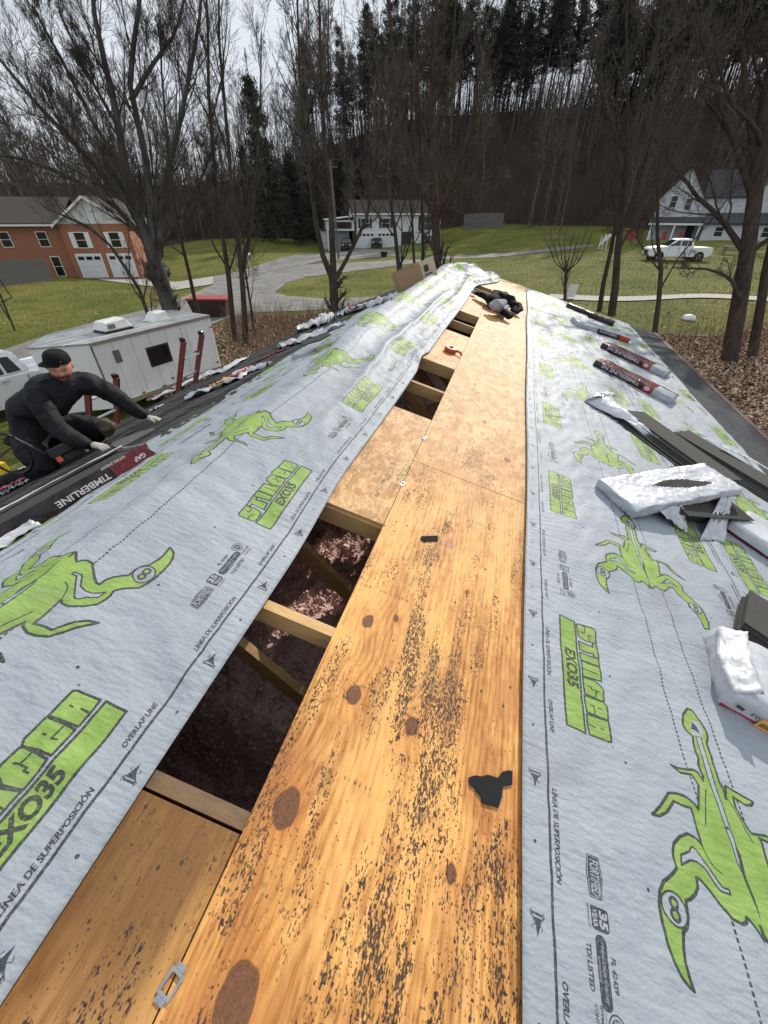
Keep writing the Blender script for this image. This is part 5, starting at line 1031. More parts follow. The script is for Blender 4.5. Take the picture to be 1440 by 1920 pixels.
def vehicle(name, label, cat, base, fwd, paint, kind, S=1., group=None):
    """base: ground centre; fwd: unit vector towards the front"""
    base = Vector(base); f = Vector(fwd).normalized(); s = Vector((-f.y, f.x, 0)); t = thing(name, label, cat, tuple(base), group)
    def p(a, b, z): return base+f*a*S+s*b*S+Vector((0, 0, z*S))
    if kind == 'pickup':
        L, Wd = 5.9, 2.0; prof = [(-2.95, .55), (-2.95, 1.22), (-1.15, 1.25), (-1.13, 1.28), (1.35, 1.30), (2.75, 1.18), (2.95, 1.05), (2.95, .5), (2.6, .42), (-2.6, .42)]
        cabp = [(-1.1, 1.28), (-.95, 1.86), (-.8, 1.93), (.45, 1.93), (.65, 1.86), (1.38, 1.30)]; wz, wr = (1.95, -1.85), .41
        wins = [((-.86, 1.36), (-.74, 1.78), (-.48, 1.80), (-.48, 1.36)), ((-.40, 1.36), (-.40, 1.80), (.12, 1.80), (.12, 1.36)), ((.22, 1.36), (.22, 1.80), (.50, 1.80), (1.08, 1.36))]; handles = [(-.30, 1.16), (.32, 1.16)]; seams = [-.95, .17, 1.18]
    else:
        L, Wd = 4.7, 1.9; prof = [(-2.3, .5), (-2.35, .95), (-2.2, 1.15), (1.15, 1.12), (2.2, .95), (2.35, .75), (2.3, .42), (-2.2, .4)]
        cabp = [(-2.18, 1.14), (-1.85, 1.66), (-1.6, 1.72), (.2, 1.72), (.45, 1.64), (1.2, 1.12)]; wz, wr = (1.45, -1.4), .36
        wins = [((-1.95, 1.2), (-1.65, 1.6), (-1.05, 1.62), (-1.05, 1.2)), ((-.97, 1.2), (-.97, 1.62), (-.25, 1.62), (-.25, 1.2)), ((-.17, 1.2), (-.17, 1.62), (.32, 1.6), (.92, 1.2))]; handles = [(-.85, 1.02), (.0, 1.02)]; seams = [-.98, -.2, .95]
    Wd /= 2
    def lof(P, w0, w1, nm, m, bev):
        zs = [z for _, z in P]; lo, hi = min(zs), max(zs); mb = MB(); n = len(P)
        wf = lambda z: w0+(w1-w0)*(z-lo)/(hi-lo)
        mb.add([p(a, -wf(z), z) for a, z in P]+[p(a, wf(z), z) for a, z in P], [tuple(range(n)), tuple(range(2*n-1, n-1, -1))]+[(i, n+i, n+(i+1) % n, (i+1) % n) for i in range(n)])
        return mb.build(nm, m, t, bevel=bev*S)
    lof(prof, Wd, Wd*.97, 'body', paint, .05); lof(cabp, Wd*.93, Wd*.74, 'cab', paint, .04)
    if kind == 'pickup': MB().fbox(p(-2.85, -Wd*.86, 1.205), f*1.62*S, s*Wd*1.72*S, (0, 0, .03*S)).build('bed', M_BLK, t)
    zlo = min(z for _, z in cabp); zhi = max(z for _, z in cabp)
    for sd in (-1, 1):
        for w_ in wins:
            q = [p(a, sd*(Wd*.93+(Wd*(.74-.93))*(z-zlo)/(zhi-zlo)+.006), z) for a, z in w_]; MB().prism(q, s*sd*.012*S).build('window', M_GLASS, t)
        for a, z in handles: MB().fbox(p(a-.1, sd*(Wd+.0), z), f*.2*S, s*sd*.035*S, (0, 0, .04*S)).build('handle', M_CHROME, t)
        for a in seams: MB().fbox(p(a, sd*(Wd-.012), .5), f*.015*S, s*sd*.0145*S, (0, 0, .72*S)).build('door_seam', M_BLK, t)
        for a in wz:
            MB().cyl(p(a, sd*(Wd-.25), wr), p(a, sd*(Wd+.004), wr), wr*1.18*S, 20).build('wheel_well', M_BLK, t); wheel(p(a, sd*(Wd-.10), wr), s, wr*S, .24*S, t)
        MB().fbox(p(L/2-.12, sd*Wd*.62-.15, .82), f*.13*S, s*.32*S, (0, 0, .17*S)).build('headlight', M_INK, t); MB().fbox(p(-L/2-.02, sd*Wd*.82-.1, .85), f*.08*S, s*.2*S, (0, 0, .3*S)).build('tail_light', M_RED, t)
        MB().fbox(p(wins[2][3][0]-.05, sd*(Wd+.04)-.07, wins[0][0][1]), f*.12*S, s*.14*S, (0, 0, .16*S)).build('mirror', M_BLK, t)
    a0, z0_ = cabp[-1]; a1_, z1_ = cabp[-2]
    def scr(a, z, a2, z2, off):
        d = Vector((z2-z, -(a2-a))); d = d/d.length*off
        w0 = Wd*.86; w1 = Wd*.68; return [p(a+d[0], -w0, z+d[1]+0), p(a+d[0], w0, z+d[1]), p(a2+d[0], w1, z2+d[1]), p(a2+d[0], -w1, z2+d[1])]
    q = scr(a0-.04, z0_+.03, a1_+.02, z1_-.03, -.0); nn = (q[1]-q[0]).cross(q[3]-q[0]).normalized(); nn = nn if nn.dot(f) > 0 else -nn; MB().prism([v+nn*.002 for v in q], nn*.012).build('windshield', M_GLASS, t)
    a0, z0_ = cabp[0]; a1_, z1_ = cabp[1]; q = scr(a0+.02, z0_+.06, a1_-.01, z1_-.04, 0); nn = (q[1]-q[0]).cross(q[3]-q[0]).normalized(); nn = nn if nn.dot(f) < 0 else -nn; MB().prism([v+nn*.002 for v in q], nn*.012).build('rear_window', M_GLASS, t)
    MB().fbox(p(L/2, -Wd*.5, .6), f*.03*S, s*Wd*S, (0, 0, .35*S)).build('grille', M_BLK, t); MB().fbox(p(L/2-.02, -Wd*.95, .42), f*.12*S, s*Wd*1.9*S, (0, 0, .16*S)).build('bumper', M_CHROME if kind == 'pickup' else M_BLK, t); MB().fbox(p(-L/2-.1, -Wd*.95, .45), f*.12*S, s*Wd*1.9*S, (0, 0, .14*S)).build('bumper', M_CHROME if kind == 'pickup' else M_BLK, t)
    return t
# near white pickup; its side faces the house, bed hidden behind the trailer nose
vdir = -tdir
pk = T0+Vector((0, 0, 0)); cp_ = W(40, 690, 18.0); side = Vector((-15.0, 8.4, 0)); bx = side+tl*1.0
vehicle('pickup_truck', 'white crew cab pickup at the left edge behind the kneeling worker', 'pickup truck', (bx.x, bx.y, -.15), vdir, M_WHITE, 'pickup', 1.03)
b = G(1262, 489); vehicle('pickup_truck', 'white pickup parked on the lawn before the farmhouse', 'pickup truck', (b.x, b.y, b.z), (-.98, -.12, 0), M_WHITE, 'pickup', .88)
b = G(222, 521); vehicle('parked_car', 'black car parked outside the brick house garage', 'car', (b.x, b.y, b.z), (-.75, .35, 0), mat('black_paint', (.012, .012, .014), .2, .1, spec=.6), 'suv', 1.05)
b = G(292, 520); vehicle('parked_car', 'grey car half hidden behind the big forked tree', 'car', (b.x, b.y, b.z), (-.7, .3, 0), mat('silver_paint', (.2, .21, .22), .25, .1, metal=.4), 'suv', .95)
b = G(706, 464); vehicle('parked_car', 'dark grey car facing out before the white house garage', 'car', (b.x, b.y, b.z), (.3, -.95, 0), mat('slate_paint', (.04, .045, .055), .25, .1), 'suv', 1.0)
b = G(650, 469); vehicle('parked_car', 'dark car under the carport beside the white house', 'car', (b.x, b.y, b.z), (.35, -.93, 0), mat('dark_red_paint', (.03, .02, .02), .3, .1), 'suv', 1.0)

# ---------------- far houses ----------------
def siding(name, c): return mat(name, c, .8, .08, 2)
M_BRICK = None
def brick_mat():
    m = bpy.data.materials.new('brick_wall'); m.use_nodes = True; nt = m.node_tree; b = nt.nodes['Principled BSDF']; b.inputs['Roughness'].default_value = .9
    tc = nt.nodes.new('ShaderNodeTexCoord'); br = nt.nodes.new('ShaderNodeTexBrick'); br.inputs['Scale'].default_value = 1; br.inputs['Brick Width'].default_value = .22; br.inputs['Row Height'].default_value = .075; br.inputs['Mortar Size'].default_value = .008
    br.inputs['Color1'].default_value = (.26, .080, .035, 1); br.inputs['Color2'].default_value = (.34, .12, .055, 1); br.inputs['Mortar'].default_value = (.32, .22, .16, 1)
    nt.links.new(tc.outputs['UV'], br.inputs['Vector']); nt.links.new(br.outputs['Color'], b.inputs['Base Color']); return m
M_BRICK = brick_mat(); M_SHUT = mat('dark_shutter', (.02, .02, .022), .7, .1); M_RBR = mat('brown_roof', (.055, .042, .036), .9, .3, 12); M_RGR = mat('slate_roof', (.045, .045, .05), .9, .3, 12); M_SID = siding('white_siding', (.62, .63, .64)); M_SIDG = siding('farm_siding', (.50, .52, .56))
M_FENCE = mat('weathered_fence', (.13, .125, .12), .9, .25, 3, stretch=(6, 6, .6)); M_DARKI = mat('recess_shade', (.012, .012, .012), .9, .1)
class Face:                                # a wall face: origin, right direction, outward normal
    def __init__(s, o, r, n): s.o = Vector(o); s.r = Vector(r).normalized(); s.n = Vector(n).normalized()
    def p(s, a, z, d=0): return s.o+s.r*a+Vector((0, 0, z))+s.n*d
def window(F_, a, z, w_, h_, par, shut=False, m_frame=None, nm='window', mull=True):
    fr_ = m_frame or M_TRIM; o = sub(MB().fbox(F_.p(a-.07, z-.07, .003), F_.r*(w_+.14), F_.n*.05, (0, 0, h_+.14)).build(nm, fr_, par)); MB().fbox(F_.p(a, z, .054), F_.r*w_, F_.n*.006, (0, 0, h_)).build('pane', M_GLASS, o)
    if mull:
        MB().fbox(F_.p(a, z+h_/2-.02, .061), F_.r*w_, F_.n*.012, (0, 0, .04)).build('sash_bar', fr_, o)
    if shut:
        for q in (a-.07-.42, a+w_+.08): MB().fbox(F_.p(q, z-.05, .003), F_.r*.4, F_.n*.04, (0, 0, h_+.1)).build('shutter', M_SHUT if shut == 1 else M_TRIM, par)
def garage(F_, a, z, w_, h_, par):
    o = sub(MB().fbox(F_.p(a-.1, z, .003), F_.r*(w_+.2), F_.n*.04, (0, 0, h_+.1)).build('garage_frame', M_TRIM, par)); 
    for k in range(4):
        MB().fbox(F_.p(a, z+.02+k*h_/4, .044), F_.r*w_, F_.n*.03, (0, 0, h_/4-.025)).build('garage_panel', M_SID, o)
    n = int(w_/.6)
    for k in range(n): MB().fbox(F_.p(a+.12+k*(w_/n), z+h_*.79, .075), F_.r*(w_/n-.2), F_.n*.008, (0, 0, h_*.14)).build('garage_pane', M_GLASS, o)
def uvbox(o, r, n):                        # uv in metres for brick
    def fn(co): return (co.dot(r)+co.dot(n), co.z)
    set_uv(o, fn)
# brick house
C0 = W(153, 519, 60); C0.z = gh(C0.x, C0.y)-.35; r1 = Vector((.883, .469, 0)).normalized(); n1 = Vector((.469, -.883, 0)).normalized()
t = thing('brick_house', 'orange brick two storey house with white gable at the left', 'house', tuple(C0)); hz = 5.1
def uvf(o): set_uv(o, lambda co: (co.dot(r1)+co.dot(n1), co.z))
uvf(MB().fbox(C0+n1*.8, r1*6.4, -n1*9.8, (0, 0, hz)).build('wall', M_BRICK, t)); uvf(MB().fbox(C0-r1*15, r1*14.99, -n1*9, (0, 0, hz)).build('wall', M_BRICK, t))
pk_ = C0+n1*.8+r1*3.2+Vector((0, 0, hz+2.1))
MB().prism([C0+n1*.8+Vector((0, 0, hz)), C0+n1*.8+r1*6.4+Vector((0, 0, hz)), pk_], -n1*.1).build('gable', M_SID, t)
for e in (-1, 1):
    a = C0+n1*1.2+r1*(3.2-e*3.65)+Vector((0, 0, hz-.30)); p2 = pk_+n1*.4; MB().prism([a, p2, p2+Vector((0, 0, .16)), a+Vector((0, 0, .16))], -n1*10.6).build('roof', M_RBR, t)
    a = C0+n1*1.21+r1*(3.2-e*3.7)+Vector((0, 0, hz-.36)); p2 = pk_+n1*.41+Vector((0, 0, -.06)); MB().prism([a, p2, p2+Vector((0, 0, .24)), a+Vector((0, 0, .24))], n1*.04).build('rake_board', M_TRIM, t)
mb = MB(); zt_ = Vector((0, 0, hz)); w0 = C0-r1*15.4+n1*.45+zt_-Vector((0, 0, .1)); w1_ = C0+n1*.45+zt_-Vector((0, 0, .1)); up_ = -n1*4.95+Vector((0, 0, 2.2)); mb.prism([w0, w0+up_, w0+up_+Vector((0, 0, .15)), w0+Vector((0, 0, .15))], w1_-w0); b0_ = w0-n1*9.9; mb.prism([b0_, w0+up_, w0+up_+Vector((0, 0, .15)), b0_+Vector((0, 0, .15))], w1_-w0); mb.build('roof', M_RBR, t)
MB().fbox(w0-Vector((0, 0, .1)), w1_-w0, n1*.12, (0, 0, .16)).build('gutter', M_TRIM, t); MB().tube([w1_+Vector((0, 0, -.05)), w1_-n1*.30+Vector((0, 0, -.35)), C0+n1*.08-r1*.12+Vector((0, 0, hz-.6)), C0+n1*.08-r1*.12], .06, 6).build('downspout', M_TRIM, t)
gq = C0-r1*13+n1*.5+Vector((0, 0, hz-.1)); MB().prism([gq, gq+r1*6.4, gq+r1*3.2+Vector((0, 0, 2.0))], -n1*3.4).build('gable', M_SID, t)
Fg = Face(C0+n1*.8, r1, n1); Fw = Face(C0, r1, n1)
window(Fg, 1.15, 3.1, .9, 1.25, t, 2); window(Fg, 4.4, 3.1, .9, 1.25, t, 2); garage(Fg, .6, 0.35, 2.3, 2.1, t); garage(Fg, 3.6, .35, 2.3, 2.1, t)
window(Fw, -2.6, 3.2, .85, 1.2, t); window(Fw, -6.0, 3.2, .85, 1.2, t); window(Fw, -9.8, 3.2, .85, 1.2, t); window(Fw, -2.2, .55, .75, 1.7, t)
f0 = W(92, 508, 53); f0.z = gh(f0.x, f0.y); f1 = W(-70, 520, 50); f1.z = gh(f1.x, f1.y); t = thing('board_fence', 'grey board privacy fence beside the brick house', 'fence', tuple(f0)); d_ = (f1-f0); n_ = int(d_.length/.15)
nrm_ = Vector((-d_.y, d_.x, 0)).normalized(); mes = None
for k in range(min(n_, 130)):
    q = f0+d_*(k/n_); q.z = gh(q.x, q.y)-.05
    if mes is None:
        mb = MB(); mb.fbox((0, 0, 0), d_.normalized()*.142, nrm_*.02, (0, 0, 1.85)); mes = bpy.data.meshes.new('board'); mes.from_pydata(mb.v, [], mb.f); mes.materials.append(M_FENCE)
    o = link('board', mes, t); o.location = q-Vector(t['_o'])+Vector((0, 0, random.uniform(-.02, .02)))
for k in range(0, n_, 16):
    q = f0+d_*(k/n_); q.z = gh(q.x, q.y); MB().fbox(q-nrm_*.09, d_.normalized()*.09, nrm_*.08, (0, 0, 1.95)).build('post', M_FENCE, t)
b = G(137, 514); t = thing('low_red_car', 'low dark red thing parked against the brick house corner', 'cart', tuple(b)); MB().box(b+Vector((0, 0, .5)), (1.9, 1.0, .5)).build('body', M_MAR, t, bevel=.12); [wheel(b+Vector((x, -.5, .25)), (0, 1, 0), .25, .15, t) for x in (-.6, .6)]
# white garage house
A0 = W(666, 464, 86); A0.z = gh(A0.x, A0.y)-.3; az = math.radians(64); r = Vector((math.sin(az), math.cos(az), 0)); n = Vector((r.y, -r.x, 0)); LW = 15.6; hz = 5.3
t = thing('white_house', 'white two storey house with brown roof and two garage doors in the middle distance', 'house', tuple(A0))
MB().fbox(A0, r*LW, -n*9, (0, 0, hz)).build('wall', M_SID, t)
ez = Vector((0, 0, hz-.05)); a = A0-r*.4+n*.5+ez; up_ = -n*5+Vector((0, 0, 1.9)); mb = MB(); mb.prism([a, a+up_, a+up_+Vector((0, 0, .16)), a+Vector((0, 0, .16))], r*(LW+.8)); b_ = a-n*10; mb.prism([b_, a+up_, a+up_+Vector((0, 0, .16)), b_+Vector((0, 0, .16))], r*(LW+.8)); mb.build('roof', M_RBR, t)
for q in (0, LW-.1): c = A0+r*q+Vector((0, 0, hz)); MB().prism([c, c-n*9, c-n*4.5+Vector((0, 0, 1.7))], r*.1).build('gable', M_SID, t)
MB().fbox(a-Vector((0, 0, .1)), r*(LW+.8), n*.1, (0, 0, .2)).build('gutter', M_TRIM, t)
F_ = Face(A0, r, n); garage(F_, .6, .3, 2.8, 2.3, t); garage(F_, 4.1, .3, 2.8, 2.3, t)
window(F_, 1.2, 3.3, 1.4, 1.3, t, 1); window(F_, 4.9, 3.3, 1.4, 1.3, t, 1); window(F_, 12.0, 3.0, 2.2, 1.9, t, 1); window(F_, 12.6, .8, 1.3, 1.3, t, 1)
MB().fbox(F_.p(8.6, .5, .003), r*1.7, n*.05, (0, 0, 2.2)).build('door', M_SHUT, t)
for q in (11.3, 12.8, 14.6):
    MB().box(F_.p(q, .6, .7), (.7, .7, .8)).build('foundation_shrub', mat('evergreen', (.015, .025, .012), .9, .4, 6), t, bevel=.2)
MB().fbox(A0-r*4.6, r*4.6, -n*7, (0, 0, .2)).build('carport_floor', M_CONC, t); MB().fbox(A0-r*4.8+Vector((0, 0, 2.9)), r*4.8, -n*7, (0, 0, 1.5)).build('upper_wall', M_SID, t); MB().fbox(A0-r*4.4+n*.03+Vector((0, 0, 3.2)), r*3.9, n*.03, (0, 0, .95)).build('window_band', M_GLASS, t)
MB().prism([A0-r*5.1+n*.4+Vector((0, 0, 4.4)), A0+n*.4+Vector((0, 0, 4.9)), A0+n*.4+Vector((0, 0, 5.0)), A0-r*5.1+n*.4+Vector((0, 0, 4.5))], -n*7.6).build('lean_roof', M_TRIM, t); MB().fbox(A0-r*4.8, r*.2, -n*7, (0, 0, 2.9)).build('side_wall', M_SID, t); MB().fbox(A0-r*4.6-n*5, r*4.6, -n*.1, (0, 0, 2.9)).build('back_wall', M_DARKI, t)  # back wall near-black: the shade inside the carport is put into its colour
s0 = G(600, 468); t = thing('white_shed', 'low white shed left of the white house', 'shed', tuple(s0)); MB().fbox(s0-Vector((0, 0, .2)), r*5.5, -n*4, (0, 0, 3.0)).build('wall', M_SIDG, t); MB().fbox(s0-r*.2+n*.3+Vector((0, 0, 2.8)), r*5.9, -n*4.6, (0, 0, .15)).build('roof', M_RGR, t)
# picket screen far behind
f0 = G(868, 431); f1 = G(942, 429); t = thing('grey_fence', 'long grey board fence at the edge of the wood behind the lawn', 'fence', tuple(f0)); d_ = f1-f0; n_ = int(d_.length/.2); mes = None
for k in range(n_):
    q = f0+d_*(k/n_); q.z = gh(q.x, q.y)-.1
    if mes is None:
        mb = MB(); mb.fbox((0, 0, 0), d_.normalized()*.185, (0, .03, 0), (0, 0, 2.6)); mes = bpy.data.meshes.new('board'); mes.from_pydata(mb.v, [], mb.f); mes.materials.append(M_FENCE)
    o = link('board', mes, t); o.location = q-Vector(t['_o'])+Vector((0, 0, random.uniform(-.05, .05)))
# farmhouse on the right
A0 = W(1212, 449, 88); A0.z = gh(A0.x, A0.y)-.2; az = math.radians(104); r = Vector((math.sin(az), math.cos(az), 0)); n = Vector((r.y, -r.x, 0)); t = thing('farmhouse', 'white farmhouse with steep gables and a porch behind the trees at right', 'house', tuple(A0))
MSG = M_SIDG
def gabled(a, wd, dep, front, h, ph, roofm=M_RGR):
    o = A0+r*a+n*front; MB().fbox(o, r*wd, -n*dep, (0, 0, h)).build('wall', MSG, t)
    pk_ = o+r*wd/2+Vector((0, 0, h+ph)); MB().prism([o+Vector((0, 0, h)), o+r*wd+Vector((0, 0, h)), pk_], -n*.15).build('gable', MSG, t)
    for e in (-1, 1):
        c = o+r*(wd/2-e*(wd/2+.35))+n*.3+Vector((0, 0, h-.35*ph/(wd/2))); p2 = pk_+n*.3; MB().prism([c, p2, p2+Vector((0, 0, .18)), c+Vector((0, 0, .18))], -n*(dep+.3)).build('roof', roofm, t)
    return Face(o, r, n)
F1 = gabled(0, 5.8, 9, .6, 5.2, 3.6); F2 = gabled(11.6, 5.6, 9, .4, 5.6, 4.0)
MB().fbox(A0+r*5.81, r*5.78, -n*8, (0, 0, 5.4)).build('wall', MSG, t); c = A0+r*5.6+n*.2+Vector((0, 0, 5.3)); MB().prism([c, c-n*4.2+Vector((0, 0, 3.2)), c-n*4.2+Vector((0, 0, 3.4)), c+Vector((0, 0, .2))], r*6.2).build('roof', M_RGR, t)
window(F1, 1.6, 4.3, .8, 1.3, t); window(F1, 3.6, 4.0, .8, 1.3, t); window(F2, 1.5, 5.2, .8, 1.5, t); window(F2, 3.4, 5.2, .8, 1.5, t)
po = A0+n*.65+r*(-.3)+Vector((0, 0, 2.85)); MB().prism([po, po+n*2.4-Vector((0, 0, .5)), po+n*2.4-Vector((0, 0, .35)), po+Vector((0, 0, .25))], r*7).build('porch_roof', M_RGR, t); MB().fbox(po+n*2.35-Vector((0, 0, .72)), r*7, n*.1, (0, 0, .25)).build('porch_beam', M_TRIM, t)
for q in (.1, 3.1, 6.3): MB().fbox(A0+n*2.8+r*q, r*.22, n*.2, (0, 0, 2.2)).build('porch_post', M_TRIM, t)
MB().fbox(A0+n*.62, r*6.8, n*2.4, (0, 0, .25)).build('porch_floor', M_CONC, t); MB().fbox(A0+n*.61+r*4.9+Vector((0, 0, .3)), r*.95, n*.04, (0, 0, 2.1)).build('door', M_SHUT, t)
c = A0+r*6.7+n*.65+Vector((0, 0, 3.4)); MB().prism([c, c+n*3.2-Vector((0, 0, 1.1)), c+n*3.2-Vector((0, 0, .95)), c+Vector((0, 0, .2))], r*10.6).build('lean_roof', M_RGR, t); MB().fbox(A0+r*6.9+n*.62, r*10.2, n*2.8, (0, 0, 2.25)).build('wall', MSG, t)
F3 = Face(A0+n*3.42+r*6.9, r, n); window(F3, 1.5, .9, 1., 1.1, t); window(F3, 7, .9, 1., 1.1, t)
for q, lab in ((2.0, 'red porch chair on the farmhouse porch, left one'), (4.2, 'red porch chair on the farmhouse porch, nearer the door')):
    b = A0+n*2.+r*q+Vector((0, 0, .25)); c_ = thing('porch_chair', lab, 'chair', tuple(b), 'red chairs by the farmhouse porch'); MB().fbox(b, r*.6, n*.55, (0, 0, .45)).build('seat', M_RED, c_); MB().fbox(b+Vector((0, 0, .45)), r*.6, n*.08, (0, 0, .6)).build('backrest', M_RED, c_)
b = A0-r*3.2+n*1.; b.z = gh(b.x, b.y); c_ = thing('garden_bench', 'red garden seat beside the farmhouse, left of the porch', 'chair', tuple(b)); MB().fbox(b, r*1.6, n*.8, (0, 0, .5)).build('seat', M_RED, c_); MB().fbox(b+Vector((0, 0, .5)), r*1.6, n*.1, (0, 0, .7)).build('backrest', M_RED, c_)
# white garden ornament, picnic table, birdbath, mailboxes, pole, bin
b = G(1135, 468); t = thing('garden_arbor', 'white lattice arbor on the lawn left of the farmhouse', 'arbor', tuple(b)); mb = MB()
for x in (-.9, -.45, 0, .45, .9): mb.tube([b+Vector((x, 0, 0)), b+Vector((x*.9, .1, 1.5+.3*math.cos(x*2)))], .05, 5)
mb.build('post', M_TRIM, t); mb = MB()
for k in range(9): mb.tube([b+Vector((-.9+.1*k, 0, .3+.1*k)), b+Vector((-.4+.15*k, .05, 1.5+.05*k))], .04, 4)
mb.build('lattice', M_TRIM, t)
b = G(1372, 478); t = thing('picnic_table', 'grey picnic table on the lawn right of the far pickup', 'table', tuple(b)); m_ = M_FENCE; ex = Vector((1, -.2, 0)).normalized(); ey = Vector((.2, 1, 0)).normalized(); MB().fbox(b-ex*1.1-ey*.4+Vector((0, 0, .72)), ex*2.2, ey*.8, (0, 0, .06)).build('tabletop', m_, t)
for q in (-.95, .65): MB().fbox(b-ex*1.1+ey*q+Vector((0, 0, .43)), ex*2.2, ey*.3, (0, 0, .05)).build('bench', m_, t)
for q in (-.8, .8):
    for e in (-1, 1): MB().tube([b+ex*q+ey*e*.75, b+ex*q+ey*e*.2+Vector((0, 0, .72))], .05, 5).build('leg', m_, t)
b = G(1290, 600); tag(MB().tube([b, b+Vector((0, 0, .08)), b+Vector((0, 0, .18)), b+Vector((0, 0, .22))], [.30, .28, .2, .06], 12).build('white_boulder', M_TRIM, smooth=True), 'low white stone on the grass near the leaf litter at right', 'stone')
def mailbox(u, v, lab, S=1.):
    b = G(u, v); t = thing('mailbox', lab, 'mailbox', tuple(b)); MB().box(b+Vector((0, 0, .5*S)), (.1, .1, 1.*S)).build('post', M_TRIM, t); MB().tube([b+Vector((-.1, -.25*S, 1.12*S)), b+Vector((.1, .3*S, 1.12*S))], .16*S, 10).build('box', M_TRIM, t, smooth=False); MB().box(b+Vector((0, .05, .93*S)), (.1, .5*S, .08)).build('bracket', M_TRIM, t)
mailbox(469, 503, 'white mailbox on a post at the lawn edge by the driveway', 1.15)
b = G(1063, 561); t = thing('yard_sign', 'small blank white yard sign at the foot of the little shrub', 'sign', tuple(b)); MB().fbox(b+Vector((-.1, 0, .1)), (.5, .1, 0), (0, .02, 0), (.06, 0, .65)).build('panel', M_TRIM, t); MB().box(b+Vector((0, .03, .1)), (.04, .02, .3)).build('stake', M_BLK, t)
b = G(720, 482); t = thing('planter', 'dark round planter beside the white house drive', 'planter', tuple(b)); MB().tube([b, b+Vector((0, 0, .6))], [.35, .5], 12).build('pot', M_BLK, t)
b = G(635, 486); t = thing('utility_pole', 'grey utility pole beside the drive of the white house', 'pole', tuple(b)); b2 = W(619, 300, math.hypot(b.x, b.y)); MB().tube([b, b2], [.16, .12], 8).build('pole', M_FENCE, t); MB().box(b2-Vector((0, 0, .6)), (1.6, .1, .1)).build('crossarm', M_FENCE, t)
b = G(394, 596); t = thing('dumpster', 'red rimmed dark dumpster behind the trailer', 'dumpster', tuple(b)); MRB = mat('rusty_brown', (.045, .022, .018), .8, .3, 4); e1 = Vector((.96, .25, 0)); e2 = Vector((-.25, .96, 0)); zz = Vector((0, 0, 1))
q = b-e1*.9-zz*.1; S_ = [(0, 0, 0), (1.9, 0, 0), (1.9, 1.2, 0), (0, 1.2, 0)]; T2 = [(-.25, -.1, 1.05), (2.1, -.1, 1.05), (2.1, 1.3, 1.05), (-.25, 1.3, 1.05)]
vs = [q+e1*x+e2*y+zz*z for x, y, z in S_+T2]; MB().add(vs, [(0, 3, 2, 1), (0, 1, 5, 4), (1, 2, 6, 5), (2, 3, 7, 6), (3, 0, 4, 7), (4, 5, 6, 7)]).build('bin', MRB, t)
MB().fbox(q-e1*.3-e2*.15+zz*1.06, e1*2.45, e2*1.5, zz*.09).build('lid', mat('red_lid', (.33, .04, .04), .6, .2, 5), t)
for k in range(5): MB().fbox(q+e1*(.1+.4*k)-e2*.08+zz*.1, e1*.07, e2*.05, zz*.92).build('rib', MRB, t)
# dark post frame at the far left
b = G(28, 620); t = thing('hoop_stand', 'dark metal post frame on the lawn at the left edge', 'post frame', tuple(b)); d0 = math.hypot(b.x, b.y)
MB().tube([W(28, 620, d0), W(-30, 480, d0)], .05, 6).build('post', M_BLK, t); MB().tube([W(18, 600, d0+.1), W(-42, 500, d0+.1)], .03, 6).build('brace', M_BLK, t); MB().tube([W(2, 566, d0-.05), W(22, 558, d0-.05), W(-6, 516, d0-.05)], .035, 6).build('bracket', M_BLK, t)
# ---------------- trees ----------------
def bark(name, c1, c2, sc=8, stretch=(1, 1, .25), bump=.02): return mat(name, c1, .95, col2=c2, scale=sc, bump=bump, bscale=25, stretch=stretch, spec=.2)
B_DARK = bark('bark_dark', (.032, .025, .020), (.09, .073, .058)); B_GREY = bark('bark_grey', (.06, .055, .05), (.19, .18, .165)); B_BR = bark('bark_brown', (.042, .030, .021), (.11, .08, .055)); B_GREY2 = bark('bark_maple', (.030, .026, .022), (.135, .128, .115), 5); B_TWIG = mat('twigs', (.075, .057, .046), .9, .4, 3); B_TWIGG = mat('twigs_grey', (.10, .083, .068), .9, .4, 3)
def tubes(paths, radii, k):
    """paths (B,n,3), radii (B,n) -> verts, quads"""
    Bn, n, _ = paths.shape; d = np.zeros_like(paths); d[:, 1:-1] = paths[:, 2:]-paths[:, :-2]; d[:, 0] = paths[:, 1]-paths[:, 0]; d[:, -1] = paths[:, -1]-paths[:, -2]
    d /= np.linalg.norm(d, axis=2, keepdims=True)+1e-9
    ref = np.where(np.abs(d[:, :1, 2:3]) > .9, np.array([1., 0, 0]), np.array([0, 0, 1.])); ref = np.broadcast_to(ref, d.shape)
    a = np.cross(d, ref); a /= np.linalg.norm(a, axis=2, keepdims=True)+1e-9; b = np.cross(a, d)
    t = np.arange(k)*2*np.pi/k; V = paths[:, :, None]+(a[:, :, None]*np.cos(t)[:, None]+b[:, :, None]*np.sin(t)[:, None])*radii[:, :, None, None]
    i = np.arange(Bn*n*k).reshape(Bn, n, k); j = np.roll(i, -1, 2)
    F = np.stack([i[:, :-1], j[:, :-1], j[:, 1:], i[:, 1:]], -1).reshape(-1, 4); return V.reshape(-1, 3), F
